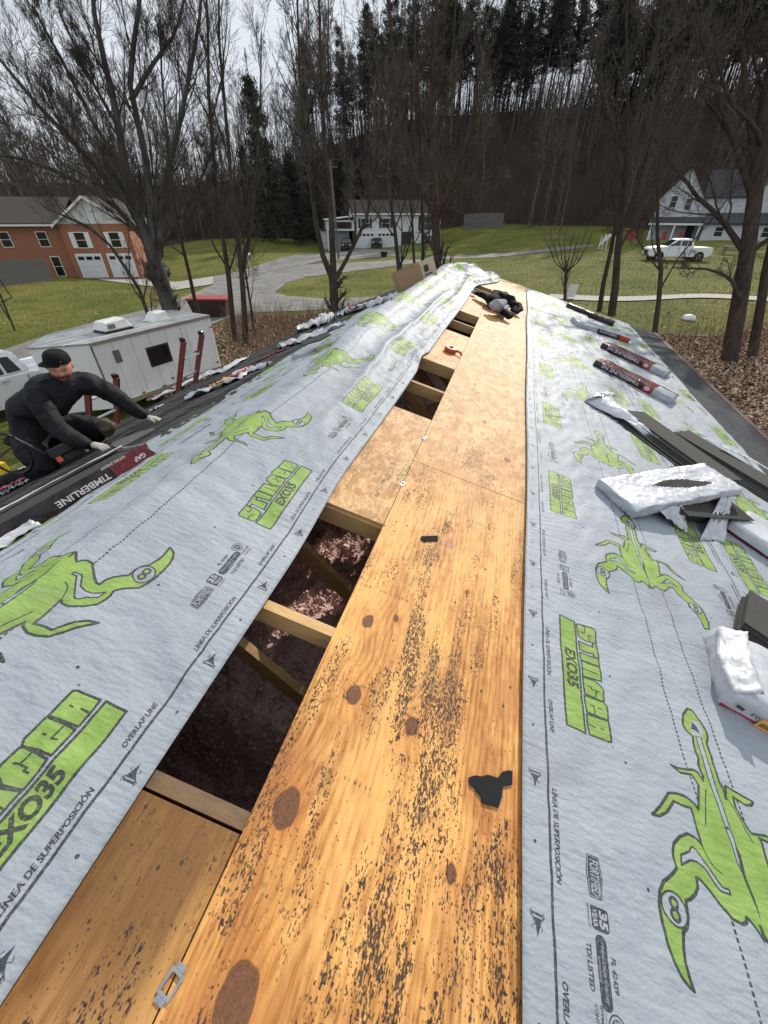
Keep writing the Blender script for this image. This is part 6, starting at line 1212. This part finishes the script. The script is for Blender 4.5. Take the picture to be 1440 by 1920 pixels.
def grow(trunks, rg, levels, up=.12, droop=0.):
    """trunks: list of (pts, r0, r1, length). returns per level (paths, radii)"""
    out = []; par = []
    n0 = 9; P = []; R = []
    for pts, r0, r1 in trunks:
        pts = np.array([tuple(p) for p in pts]); L = np.r_[0, np.cumsum(np.linalg.norm(np.diff(pts, axis=0), axis=1))]; t = np.linspace(0, L[-1], n0); q = np.stack([np.interp(t, L, pts[:, c]) for c in range(3)], 1)
        q[1:-1] += rg.normal(0, .02*L[-1]/10, (n0-2, 3)); P.append(q); R.append(r0+(r1-r0)*(t/L[-1])**.8)
    P = np.array(P); R = np.array(R); out.append((P, R))
    for (cnt, lf, rf, n, ang, tmin, wob) in levels:
        Bp, npt, _ = P.shape; t = tmin+(1-tmin)*rg.random((Bp, cnt))**.85; x = t*(npt-1); i = np.minimum(x.astype(int), npt-2); f = (x-i)[..., None]; bi = np.arange(Bp)[:, None]
        s = P[bi, i]*(1-f)+P[bi, i+1]*f; d = P[bi, i+1]-P[bi, i]; d /= np.linalg.norm(d, axis=2, keepdims=True)+1e-9; rad = (R[bi, i]*(1-f[..., 0])+R[bi, i+1]*f[..., 0])
        plen = np.linalg.norm(P[:, -1]-P[:, 0], axis=1)[:, None]
        rnd = rg.normal(size=d.shape); perp = rnd-d*(rnd*d).sum(2, keepdims=True); perp /= np.linalg.norm(perp, axis=2, keepdims=True)+1e-9
        an = np.radians(ang)*rg.uniform(.6, 1.35, (Bp, cnt, 1)); dr = d*np.cos(an)+perp*np.sin(an)
        L = plen*lf*(1.15-.6*t)*rg.uniform(.6, 1.2, (Bp, cnt)); s = s.reshape(-1, 3); dr = dr.reshape(-1, 3); L = L.reshape(-1); rad = (rad.reshape(-1)*rf)
        Q = np.zeros((len(s), n, 3)); Q[:, 0] = s
        for m in range(1, n):
            dr = dr+rg.normal(0, wob, dr.shape)+np.array([0, 0, up-droop*m/n]); dr /= np.linalg.norm(dr, axis=1, keepdims=True); Q[:, m] = Q[:, m-1]+dr*(L/(n-1))[:, None]
        P = Q; R = rad[:, None]*np.linspace(1, .35, n)[None]; out.append((P, R))
    return out
def build_tree(name, label, trunks, levels, seed, m_tr, m_tw, group=None, minr=.0032, up=.12, split=2, droop=0, cat='tree', base=None):
    rg = np.random.default_rng(seed); base = Vector(base or trunks[0][0][0]); t = thing(name, label, cat, tuple(base), group); lv = grow(trunks, rg, levels, up, droop)
    for nm, sel, m in (('trunk', lv[:1], m_tr), ('limbs', lv[1:split], m_tr), ('crown', lv[split:], m_tw)):
        if not sel: continue
        Vs = []; Fs = []; o_ = 0
        for P, R in sel:
            k = 10 if (nm == 'trunk') else (6 if nm == 'limbs' else (4 if R.mean() > .012 else 3)); V, F = tubes(P, np.maximum(R, minr), k); Vs.append(V); Fs.append(F+o_); o_ += len(V)
        o = np_part(nm, mesh_np(nm, np.concatenate(Vs), np.concatenate(Fs), [m], nm != 'crown'), t)
        if nm != 'trunk' or len(trunks) > 1: o['kind'] = 'stuff' if nm != 'trunk' else ''
        if nm == 'trunk' and 'kind' in o: del o['kind']
    return t
def limb(pts, d, r0, r1): return ([W(u, v, d) for u, v in pts], r0, r1)
def trunk(pts, d, r0, r1, top=None):
    """pixel polyline at distance d; ground the first point"""
    P = [W(u, v, d) for u, v in pts]; g = P[0].copy(); g.z = min(gh(g.x, g.y), P[0].z)-.15
    if P[0].z-g.z > .35: P.insert(0, g)
    else: P[0] = g
    return (P, r0, r1)
LV = [(9, .42, .5, 7, 42, .35, .13), (7, .55, .42, 6, 40, .2, .15), (6, .6, .48, 5, 38, .15, .17), (5, .7, .5, 4, 35, .1, .18)]
LV_S = [(14, .36, .42, 7, 34, .22, .11), (7, .55, .42, 5, 34, .2, .13), (5, .6, .5, 4, 33, .1, .16), (2, .8, .5, 4, 30, .1, .18)]
# big forked tree by the trailer
D = 22
build_tree('maple_tree', 'large grey forked maple tree standing just behind the trailer', [
    trunk([(322, 592), (300, 520), (285, 470)], D, 0.357, .30), limb([(290, 490), (268, 430), (240, 330), (222, 240), (205, 150), (180, 60), (170, -60)], D, 0.236, .05), limb([(292, 490), (282, 410), (275, 300), (245, 180), (243, 130), (260, 40), (262, -80)], D, 0.186, .05),
    limb([(285, 470), (255, 400), (190, 320), (100, 230), (30, 150), (-40, 60)], D, 0.186, .03), limb([(300, 480), (300, 400), (320, 300), (350, 170), (372, 60), (380, -50)], D, 0.161, .04), limb([(280, 460), (220, 390), (130, 330), (50, 300), (-60, 280)], D, 0.124, .03), limb([(245, 190), (280, 130), (330, 60), (350, -20)], D, 0.087, .03),
    limb([(240, 330), (180, 240), (120, 120), (60, 10)], D, 0.099, .03), limb([(295, 470), (340, 400), (380, 330), (410, 250)], D, 0.074, .03), limb([(222, 240), (160, 130), (110, 20)], D, 0.074, .03)],
    [(17, .36, .30, 7, 34, .08, .11), (9, .55, .42, 6, 34, .12, .13), (7, .6, .45, 5, 32, .1, .15), (3, .8, .5, 4, 30, .1, .16)], 11, B_GREY2, B_TWIG, minr=.0034, base=W(322, 592, D))
build_tree('slender_tree', 'slim dark tree leaning left at the edge of the big forked maple', [trunk([(284, 605), (262, 545), (235, 500), (210, 465), (165, 425), (110, 400)], 20, .11, .03)], LV_S, 12, B_DARK, B_TWIG)
build_tree('slender_tree', 'slim dark tree in the leaf litter, left of the pair past the trailer', [trunk([(440, 638), (428, 520), (412, 420), (400, 300), (392, 180), (388, 40), (385, -60)], 22, .15, .03)], LV_S, 13, B_DARK, B_TWIG, 'slim trees in the leaf litter past the trailer')
build_tree('slender_tree', 'slim forked tree in the leaf litter, right of the pair past the trailer', [trunk([(459, 648), (457, 520), (452, 480), (435, 400), (425, 250), (415, 100), (410, -40)], 21.5, .16, .03), limb([(456, 500), (470, 440), (480, 330), (487, 200), (490, 60)], 21.5, .09, .02)], LV_S, 14, B_DARK, B_TWIG, 'slim trees in the leaf litter past the trailer')
build_tree('slender_tree', 'thin sapling leaning right behind the pair of slim trees', [trunk([(476, 612), (465, 540), (452, 480), (445, 380)], 23, .08, .02)], LV_S, 15, B_DARK, B_TWIG)
build_tree('slender_tree', 'thin bare tree rising beyond the brick house drive', [trunk([(372, 590), (345, 480), (330, 400), (318, 300), (305, 180), (300, 40)], 26, .12, .03)], LV_S, 16, B_DARK, B_TWIG)
build_tree('multi_stem_tree', 'three stemmed bare tree behind the middle of the left eave', [trunk([(628, 600), (626, 560), (625, 528)], 15, .155, .14), limb([(625, 528), (610, 500), (596, 440), (582, 350), (570, 240), (560, 120), (556, -40)], 15, .10, .02), limb([(626, 528), (624, 480), (622, 400), (610, 300), (604, 180), (600, 60), (596, -60)], 15, .11, .02), limb([(626, 528), (645, 495), (668, 450), (685, 420), (700, 340), (712, 240), (735, 120)], 15, .075, .015)],
    [(12, .34, .5, 7, 38, .2, .16), (6, .5, .5, 6, 38, .15, .2), (6, .5, .6, 5, 36, .1, .25), (2, .6, .6, 4, 34, .1, .25)], 17, B_DARK, B_TWIGG, base=W(628, 600, 15))
for i, (pts, d, r, lab) in enumerate([([(752, 543), (747, 480), (738, 420), (728, 340), (715, 200), (700, 60)], 18, .13, 'slim dark tree behind the cardboard carton'), ([(779, 516), (774, 440), (768, 360), (760, 250), (755, 100)], 21, .085, 'thin tree just right of the one behind the carton'), ([(792, 508), (793, 430), (790, 360), (788, 250), (780, 100)], 22, .12, 'slim tree beside the thicker brown trunk at mid picture')]):
    build_tree('slender_tree', lab, [trunk(pts, d, r, .02)], LV_S, 20+i, B_DARK, B_TWIG)
build_tree('bare_tree', 'brown bare tree with wide spreading crown just past the far end of the ridge', [trunk([(821, 545), (820, 500), (818, 430), (815, 400)], 20, .20, .17), limb([(815, 400), (812, 320), (808, 200), (815, 80), (820, -60)], 20, .17, .03), limb([(817, 405), (800, 370), (770, 310), (752, 200), (735, 80), (725, -40)], 20, .12, .02), limb([(818, 405), (835, 370), (860, 320), (885, 220), (905, 100), (915, -20)], 20, .12, .02), limb([(816, 420), (850, 380), (900, 350), (940, 335)], 20, .06, .015), limb([(812, 330), (790, 240), (780, 120), (775, 0)], 20, .09, .02), limb([(810, 300), (835, 210), (850, 90), (855, -30)], 20, .09, .02)],
    [(13, .33, .5, 7, 40, .1, .16), (7, .5, .5, 6, 38, .15, .2), (6, .5, .6, 5, 36, .1, .22), (3, .6, .6, 4, 34, .1, .25)], 24, B_BR, B_TWIGG, base=W(820, 510, 20))
build_tree('shrub', 'small bare vase shaped shrub beyond the right roof edge', [trunk([(1059, 562), (1060, 520), (1062, 505)], 22, .085, .06)]+[limb([(1061, 512), (1061+a*.5, 490), (1061+a, 440)], 22, .03, .006) for a in (-42, -28, -14, -4, 10, 24, 36, 48)], [(7, .5, .5, 5, 22, .1, .1), (4, .5, .6, 4, 25, .1, .12)], 25, B_BR, B_TWIGG, cat='shrub', up=.2, split=1, base=W(1059, 562, 22))
build_tree('bare_tree', 'dark leaning tree, left of the twin trunks beyond the right roof edge', [trunk([(1124, 586), (1138, 500), (1150, 440), (1165, 370), (1175, 260), (1178, 120), (1175, -20)], 24, .12, .03)], [(12, .33, .5, 7, 42, .2, .15)]+LV[1:3]+[(3, .55, .6, 4, 35, .1, .22)], 26, B_DARK, B_TWIG, 'twin trunks beyond the right roof edge')
build_tree('bare_tree', 'thick dark tree, right of the twin trunks beyond the right roof edge', [trunk([(1147, 594), (1157, 500), (1163, 430), (1172, 350), (1195, 220), (1228, 90), (1250, -30)], 23, .18, .05), limb([(1172, 350), (1150, 250), (1120, 120), (1100, 0)], 23, .12, .02)], [(12, .36, .45, 7, 42, .2, .15)]+LV[1:3]+[(4, .55, .6, 4, 35, .1, .22)], 27, B_DARK, B_TWIG, 'twin trunks beyond the right roof edge')
build_tree('slender_tree', 'slim crooked sapling at the leaf litter edge right of the twin trunks', [trunk([(1229, 624), (1236, 560), (1240, 490), (1230, 420), (1232, 330), (1260, 220), (1280, 120)], 17, .10, .015), limb([(1240, 510), (1215, 480), (1190, 440), (1150, 420)], 17, .03, .008)], LV_S, 28, B_DARK, B_TWIG)
build_tree('bare_tree', 'thick dark tree in the leaf litter at the right edge', [trunk([(1374, 668), (1385, 580), (1396, 500), (1408, 430), (1418, 360), (1440, 200), (1470, 0)], 18, .25, .14), limb([(1400, 480), (1360, 420), (1310, 370), (1260, 310), (1220, 250)], 18, .10, .02), limb([(1388, 560), (1370, 520), (1330, 505), (1262, 502)], 17.6, .07, .015), limb([(1415, 370), (1380, 270), (1330, 130), (1300, 0)], 18, .14, .03), limb([(1425, 330), (1400, 200), (1390, 60), (1385, -60)], 18, .12, .03)], [(9, .4, .4, 7, 42, .15, .16)]+LV[1:3]+[(4, .55, .6, 4, 35, .1, .22)], 29, B_DARK, B_TWIG, base=W(1374, 668, 18))
build_tree('bare_tree', 'second dark trunk crowding the right edge behind the thick one', [trunk([(1412, 670), (1428, 560), (1442, 480), (1470, 330), (1500, 150)], 19, .16, .06)], LV, 30, B_DARK, B_TWIG)
# roadside brush of many thin stems
rg = np.random.default_rng(5); n = 2600; ST = []
def inr(n, P): 
    xs = [p[0] for p in P]; ys = [p[1] for p in P]; o = []
    while len(o) < n:
        x = rg.uniform(min(xs), max(xs), 2000); y = rg.uniform(min(ys), max(ys), 2000); k = inpoly(x, y, P); o += list(zip(x[k], y[k]))
    return np.array(o[:n])
BZ = gp((420, 605), (480, 592), (560, 597), (640, 590), (700, 580), (720, 600), (600, 660), (440, 700)); S0 = inr(n, BZ)
BZ2 = gp((1180, 632), (1260, 622), (1440, 610), (1600, 620), (1600, 700), (1300, 680)); S0 = np.r_[S0, inr(500, BZ2)]; n = len(S0)
z = ground_h(S0[:, 0], S0[:, 1]); P = np.zeros((n, 4, 3)); hgt = rg.uniform(.3, 1.3, n)*rg.uniform(.4, 1, n); dx = rg.normal(0, .22, (n, 2))
for k in range(4): P[:, k, 0] = S0[:, 0]+dx[:, 0]*hgt*(k/3)**1.6; P[:, k, 1] = S0[:, 1]+dx[:, 1]*hgt*(k/3)**1.6; P[:, k, 2] = z+hgt*k/3
V, F = tubes(P, np.full((n, 4), .006), 3); tag(link('dry_brush', mesh_np('dry_brush', V, F, [mat('dry_stems', (.20, .13, .085), .95, .4, 2)])), 'dry brown brush along the drive', 'brush', kind='stuff')
# fallen leaves
def cards(name, pts, zz, size, m, label, cat, tilt=.5):
    n = len(pts); a = rg.uniform(0, 6.28, n); s = rg.uniform(.6, 1.3, n)*size; u = np.stack([np.cos(a), np.sin(a), rg.normal(0, tilt, n)], 1)*s[:, None]; v = np.stack([-np.sin(a), np.cos(a), rg.normal(0, tilt, n)], 1)*s[:, None]*.65; c = np.stack([pts[:, 0], pts[:, 1], zz], 1)
    V = np.stack([c-u, c-v*.9, c+u, c+v], 1).reshape(-1, 3); F = np.arange(4*n).reshape(n, 4); return tag(link(name, mesh_np(name, V, F, m, False, None, rg.integers(0, len(m), n))), label, cat, kind='stuff')
LM = [mat('leaf_tan', (.36, .24, .15), .9, .2, 3), mat('leaf_brown', (.15, .085, .05), .9, .2, 3), mat('leaf_rust', (.24, .12, .06), .9, .2, 3), mat('leaf_pale', (.50, .40, .30), .8, .2, 3)]
L1 = inr(26000, gp((300, 650), (400, 612), (470, 596), (640, 590), (740, 575), (700, 640), (560, 720), (330, 760))+[]); L2 = inr(30000, gp((1110, 600), (1200, 628), (1330, 632), (1500, 600), (1700, 700), (1600, 900), (1440, 860), (1150, 640)))
Lp = np.r_[L1, L2]; cards('fallen_leaves', Lp, ground_h(Lp[:, 0], Lp[:, 1])+.04, .055, LM, 'brown leaf litter under the trees', 'leaves')
L3 = inr(5000, [(-60, 8), (-10, 60), (40, 60), (60, 14), (10, 12), (-9, 16)]); cards('scattered_leaves', L3, ground_h(L3[:, 0], L3[:, 1])+.04, .05, LM, 'stray leaves on the lawns', 'leaves')
# grass blades on the nearer lawns
GZ = inr(90000, [(-50, 12), (-45, 40), (-15, 62), (25, 56), (45, 30), (22, 16), (8, 20), (-8, 25), (-16, 10)]); k = dist_poly(GZ[:, 0], GZ[:, 1], LEAFZ) < .4; GZ = GZ[k]
for P_ in (gp((400, 519), (470, 503), (518, 487), (556, 478), (760, 487), (900, 477), (827, 487), (671, 508), (515, 549), (540, 556), (747, 552), (860, 545), (860, 560), (640, 580), (420, 600), (330, 640), (240, 700), (-40, 760), (-120, 700), (100, 625), (300, 575), (400, 535)), gp((1030, 553), (1440, 559), (1560, 560), (1560, 568), (1440, 567), (1030, 561))): GZ = GZ[~inpoly(GZ[:, 0], GZ[:, 1], P_)]
n = len(GZ); zz = ground_h(GZ[:, 0], GZ[:, 1])-.01; a = rg.uniform(0, 6.28, n); w_ = .014; h_ = rg.uniform(.04, .10, n); c = np.stack([GZ[:, 0], GZ[:, 1], zz], 1); u = np.stack([np.cos(a)*w_, np.sin(a)*w_, 0*a], 1); tp_ = c+np.stack([rg.normal(0, .03, n), rg.normal(0, .03, n), h_+.02], 1)
V = np.stack([c-u, c+u, tp_], 1).reshape(-1, 3); tag(link('grass', mesh_np('grass', V, np.arange(3*n).reshape(n, 3), [mat('grass_green', (.10, .125, .026), .9, .3, .5), mat('grass_olive', (.165, .16, .04), .9, .3, .5), mat('grass_straw', (.20, .16, .075), .9, .3, .5)], False, None, rg.choice(3, n, p=[.5, .35, .15]))), 'short lawn grass', 'grass', kind='stuff')

# ---------------- woodland on the hill ----------------
def forest_mesh(seed, h, kind):
    rg = np.random.default_rng(seed)
    if kind == 'bare':
        q = np.array([(0, 0, -.5), (rg.normal(0, .3), rg.normal(0, .3), h*.5), (rg.normal(0, .8), rg.normal(0, .8), h)]); lv = grow([(q, .20, .03)], rg, [(16, .30, .5, 5, 34, .3, .12), (7, .5, .5, 4, 34, .2, .15), (6, .5, .6, 3, 32, .1, .15)], .15)
        Vs = []; Fs = []; Ms = []; o_ = 0
        for i, (P, R) in enumerate(lv): V, F = tubes(P, np.maximum(R, .018 if i > 1 else .03), 6 if i == 0 else 3); Vs.append(V); Fs.append(F+o_); Ms += [0 if i < 2 else 1]*len(F); o_ += len(V)
        return mesh_np('bare_tree', np.concatenate(Vs), np.concatenate(Fs), [B_FT, B_FW], False, None, Ms)
    q = np.array([(0, 0, -.5), (rg.normal(0, .1), 0, h*.5), (rg.normal(0, .3), rg.normal(0, .3), h)]); V, F = tubes(np.array([np.stack([np.interp(np.linspace(0, 1, 7), [0, .5, 1], q[:, c]) for c in range(3)], 1)]), np.linspace(.24, .04, 7)[None], 6)
    lo = .38 if kind == 'pine' else .06; nb = 105 if kind == 'pine' else 150; t = rg.uniform(lo, 1, nb)**(1.0 if kind == 'pine' else 1); z = t*h; az = rg.uniform(0, 6.28, nb)
    L = ((1-t)/(1-lo))**.7*(h*.19 if kind == 'pine' else h*.20)*rg.uniform(.5, 1.25, nb)+.3; P = np.zeros((nb, 4, 3))
    for k in range(4): P[:, k, 0] = np.cos(az)*L*k/3; P[:, k, 1] = np.sin(az)*L*k/3; P[:, k, 2] = z+(.10*L*k/3 if kind == 'pine' else -.25*L*(k/3)+.12*L*(k/3)**2)
    V2, F2 = tubes(P, np.full((nb, 4), .03), 3)
    m = 44; tt = rg.uniform(.15, 1.08, (nb, m)); c = P[:, :1]+(P[:, -1:]-P[:, :1])*tt[..., None]; c = c.reshape(-1, 3)+rg.normal(0, .26, (nb*m, 3))+np.array([0, 0, .15]); s = rg.uniform(.12, .32, nb*m)
    u = rg.normal(size=(nb*m, 3))*np.array([.6, .6, 1.3]); u /= np.linalg.norm(u, axis=1, keepdims=True); v = np.cross(u, rg.normal(size=u.shape)); v /= np.linalg.norm(v, axis=1, keepdims=True)
    V3 = np.stack([c-u*s[:, None], c-v*s[:, None]*.35, c+u*s[:, None], c+v*s[:, None]*.35], 1).reshape(-1, 3); F3 = np.arange(len(V3)).reshape(-1, 4)
    return mesh_np('evergreen', np.concatenate([V, V2, V3]), np.concatenate([F, F2+len(V), F3+len(V)+len(V2)]), [B_FT, B_NEED], False, None, [0]*(len(F)+len(F2))+[1]*len(F3))
B_FT = bark('bark_forest', (.055, .046, .040), (.20, .18, .155), 3, bump=.0); B_FW = mat('far_twigs', (.095, .072, .062), .95, .3, .3); B_NEED = mat('needles', (.022, .027, .017), .95, .5, 1.2)
FB = [forest_mesh(100+i, h, 'bare') for i, h in enumerate((17, 19, 21, 15))]; FP = [forest_mesh(200+i, h, 'pine') for i, h in enumerate((21, 24, 19))]; FS = [forest_mesh(300+i, h, 'spruce') for i, h in enumerate((17, 14))]
rg = np.random.default_rng(77); cnt = {'bare': 0, 'pine': 0}
def plant(me, x, y, s, name, label, group, cat='tree'):
    o = bpy.data.objects.new(name, me); COL.objects.link(o); o.location = (x, y, gh(x, y)-.2); o.rotation_euler = (rg.normal(0, .03), rg.normal(0, .03), rg.uniform(0, 6.28)); o.scale = (s, s, s*rg.uniform(.92, 1.12)); tag(o, label, cat, group); return o
def polar(rel, d): a = math.radians(rel-16.08); return math.sin(a)*d, math.cos(a)*d
for i in range(290):                       # bare wood
    rel = rg.uniform(-50, 52); d = (rg.uniform(106, 140) if i % 2 else rg.uniform(136, 162)) if rel > -10 else rg.uniform(96, 150)
    x, y = polar(rel, d); plant(FB[i % 4], x, y, rg.uniform(.8, 1.1)*(.98 if rel < -18 else 1)*(1.18 if d > 136 and rel > -10 else 1), 'bare_tree', 'bare grey brown tree in the wood on the hill', 'bare trees in the wood on the hill')
for i in range(130):                       # pines along the crest, mostly to the right
    rel = rg.uniform(4, 50) if i > 25 else rg.uniform(-8, 8); d = rg.uniform(128, 160); x, y = polar(rel, d); plant(FP[i % 3], x, y, rg.uniform(.75, 1.05), 'pine_tree', 'tall dark pine on the crest of the hill', 'pines on the crest of the hill')
for j, (u, d, s, lab) in enumerate([(520, 92, 1.22, 'tallest dark spruce of the clump left of the white house'), (560, 95, .95, 'dark spruce right of the tallest one in the clump'), (590, 99, .9, 'dark spruce behind the white shed'), (640, 103, .95, 'dark spruce behind the carport'), (680, 107, .9, 'dark spruce behind the middle of the white house'), (250, 96, 1.0, 'dark spruce seen through the big forked maple'), (480, 101, .85, 'dark spruce at the left end of the clump'), (735, 108, .85, 'dark spruce behind the right half of the white house')]):
    q = W(u, 430, d); plant(FS[j % 2], q.x, q.y, s, 'spruce_tree', lab, 'spruces left of and behind the white house')
for j in range(24):
    rel = -45+j*1.6+rg.normal(0, .6) if j < 16 else rg.uniform(14, 33); d = rg.uniform(84, 100) if j < 16 else rg.uniform(95, 104)
    x, y = polar(rel, d)
    if abs(rel+14) < 12 and d < 95: d = 100; x, y = polar(rel, d)
    plant(FB[j % 4], x, y, rg.uniform(.6, .85), 'bare_tree', 'bare tree in front of the wood at the lawn edge', 'bare trees at the lawn edge')
# undergrowth: masses of thin stems on the slope
n = 30000; rng2 = rg.random(n); rel = rg.uniform(-56, 56, n); d = rg.uniform(103, 152, n); a = np.radians(rel-16.08); x = np.sin(a)*d; y = np.cos(a)*d; z = ground_h(x, y); h_ = rg.uniform(1.5, 8, n)*np.where(rel < -18, .7, 1)*np.where((d > 132) & (rng2 < .5), 1.7, 1); P = np.zeros((n, 3, 3)); dx = rg.normal(0, .12, (n, 2))
for k in range(3): P[:, k, 0] = x+dx[:, 0]*h_*k/2; P[:, k, 1] = y+dx[:, 1]*h_*k/2; P[:, k, 2] = z+h_*k/2
V, F = tubes(P, np.stack([rg.uniform(.03, .06, n), rg.uniform(.02, .035, n), np.full(n, .008)], 1), 3); tag(link('undergrowth', mesh_np('undergrowth', V, F, [mat('thicket', (.075, .056, .048), .95, .6, .25)])), 'dense brown undergrowth in the wood', 'undergrowth', kind='stuff')
print('objects', len(bpy.data.objects))
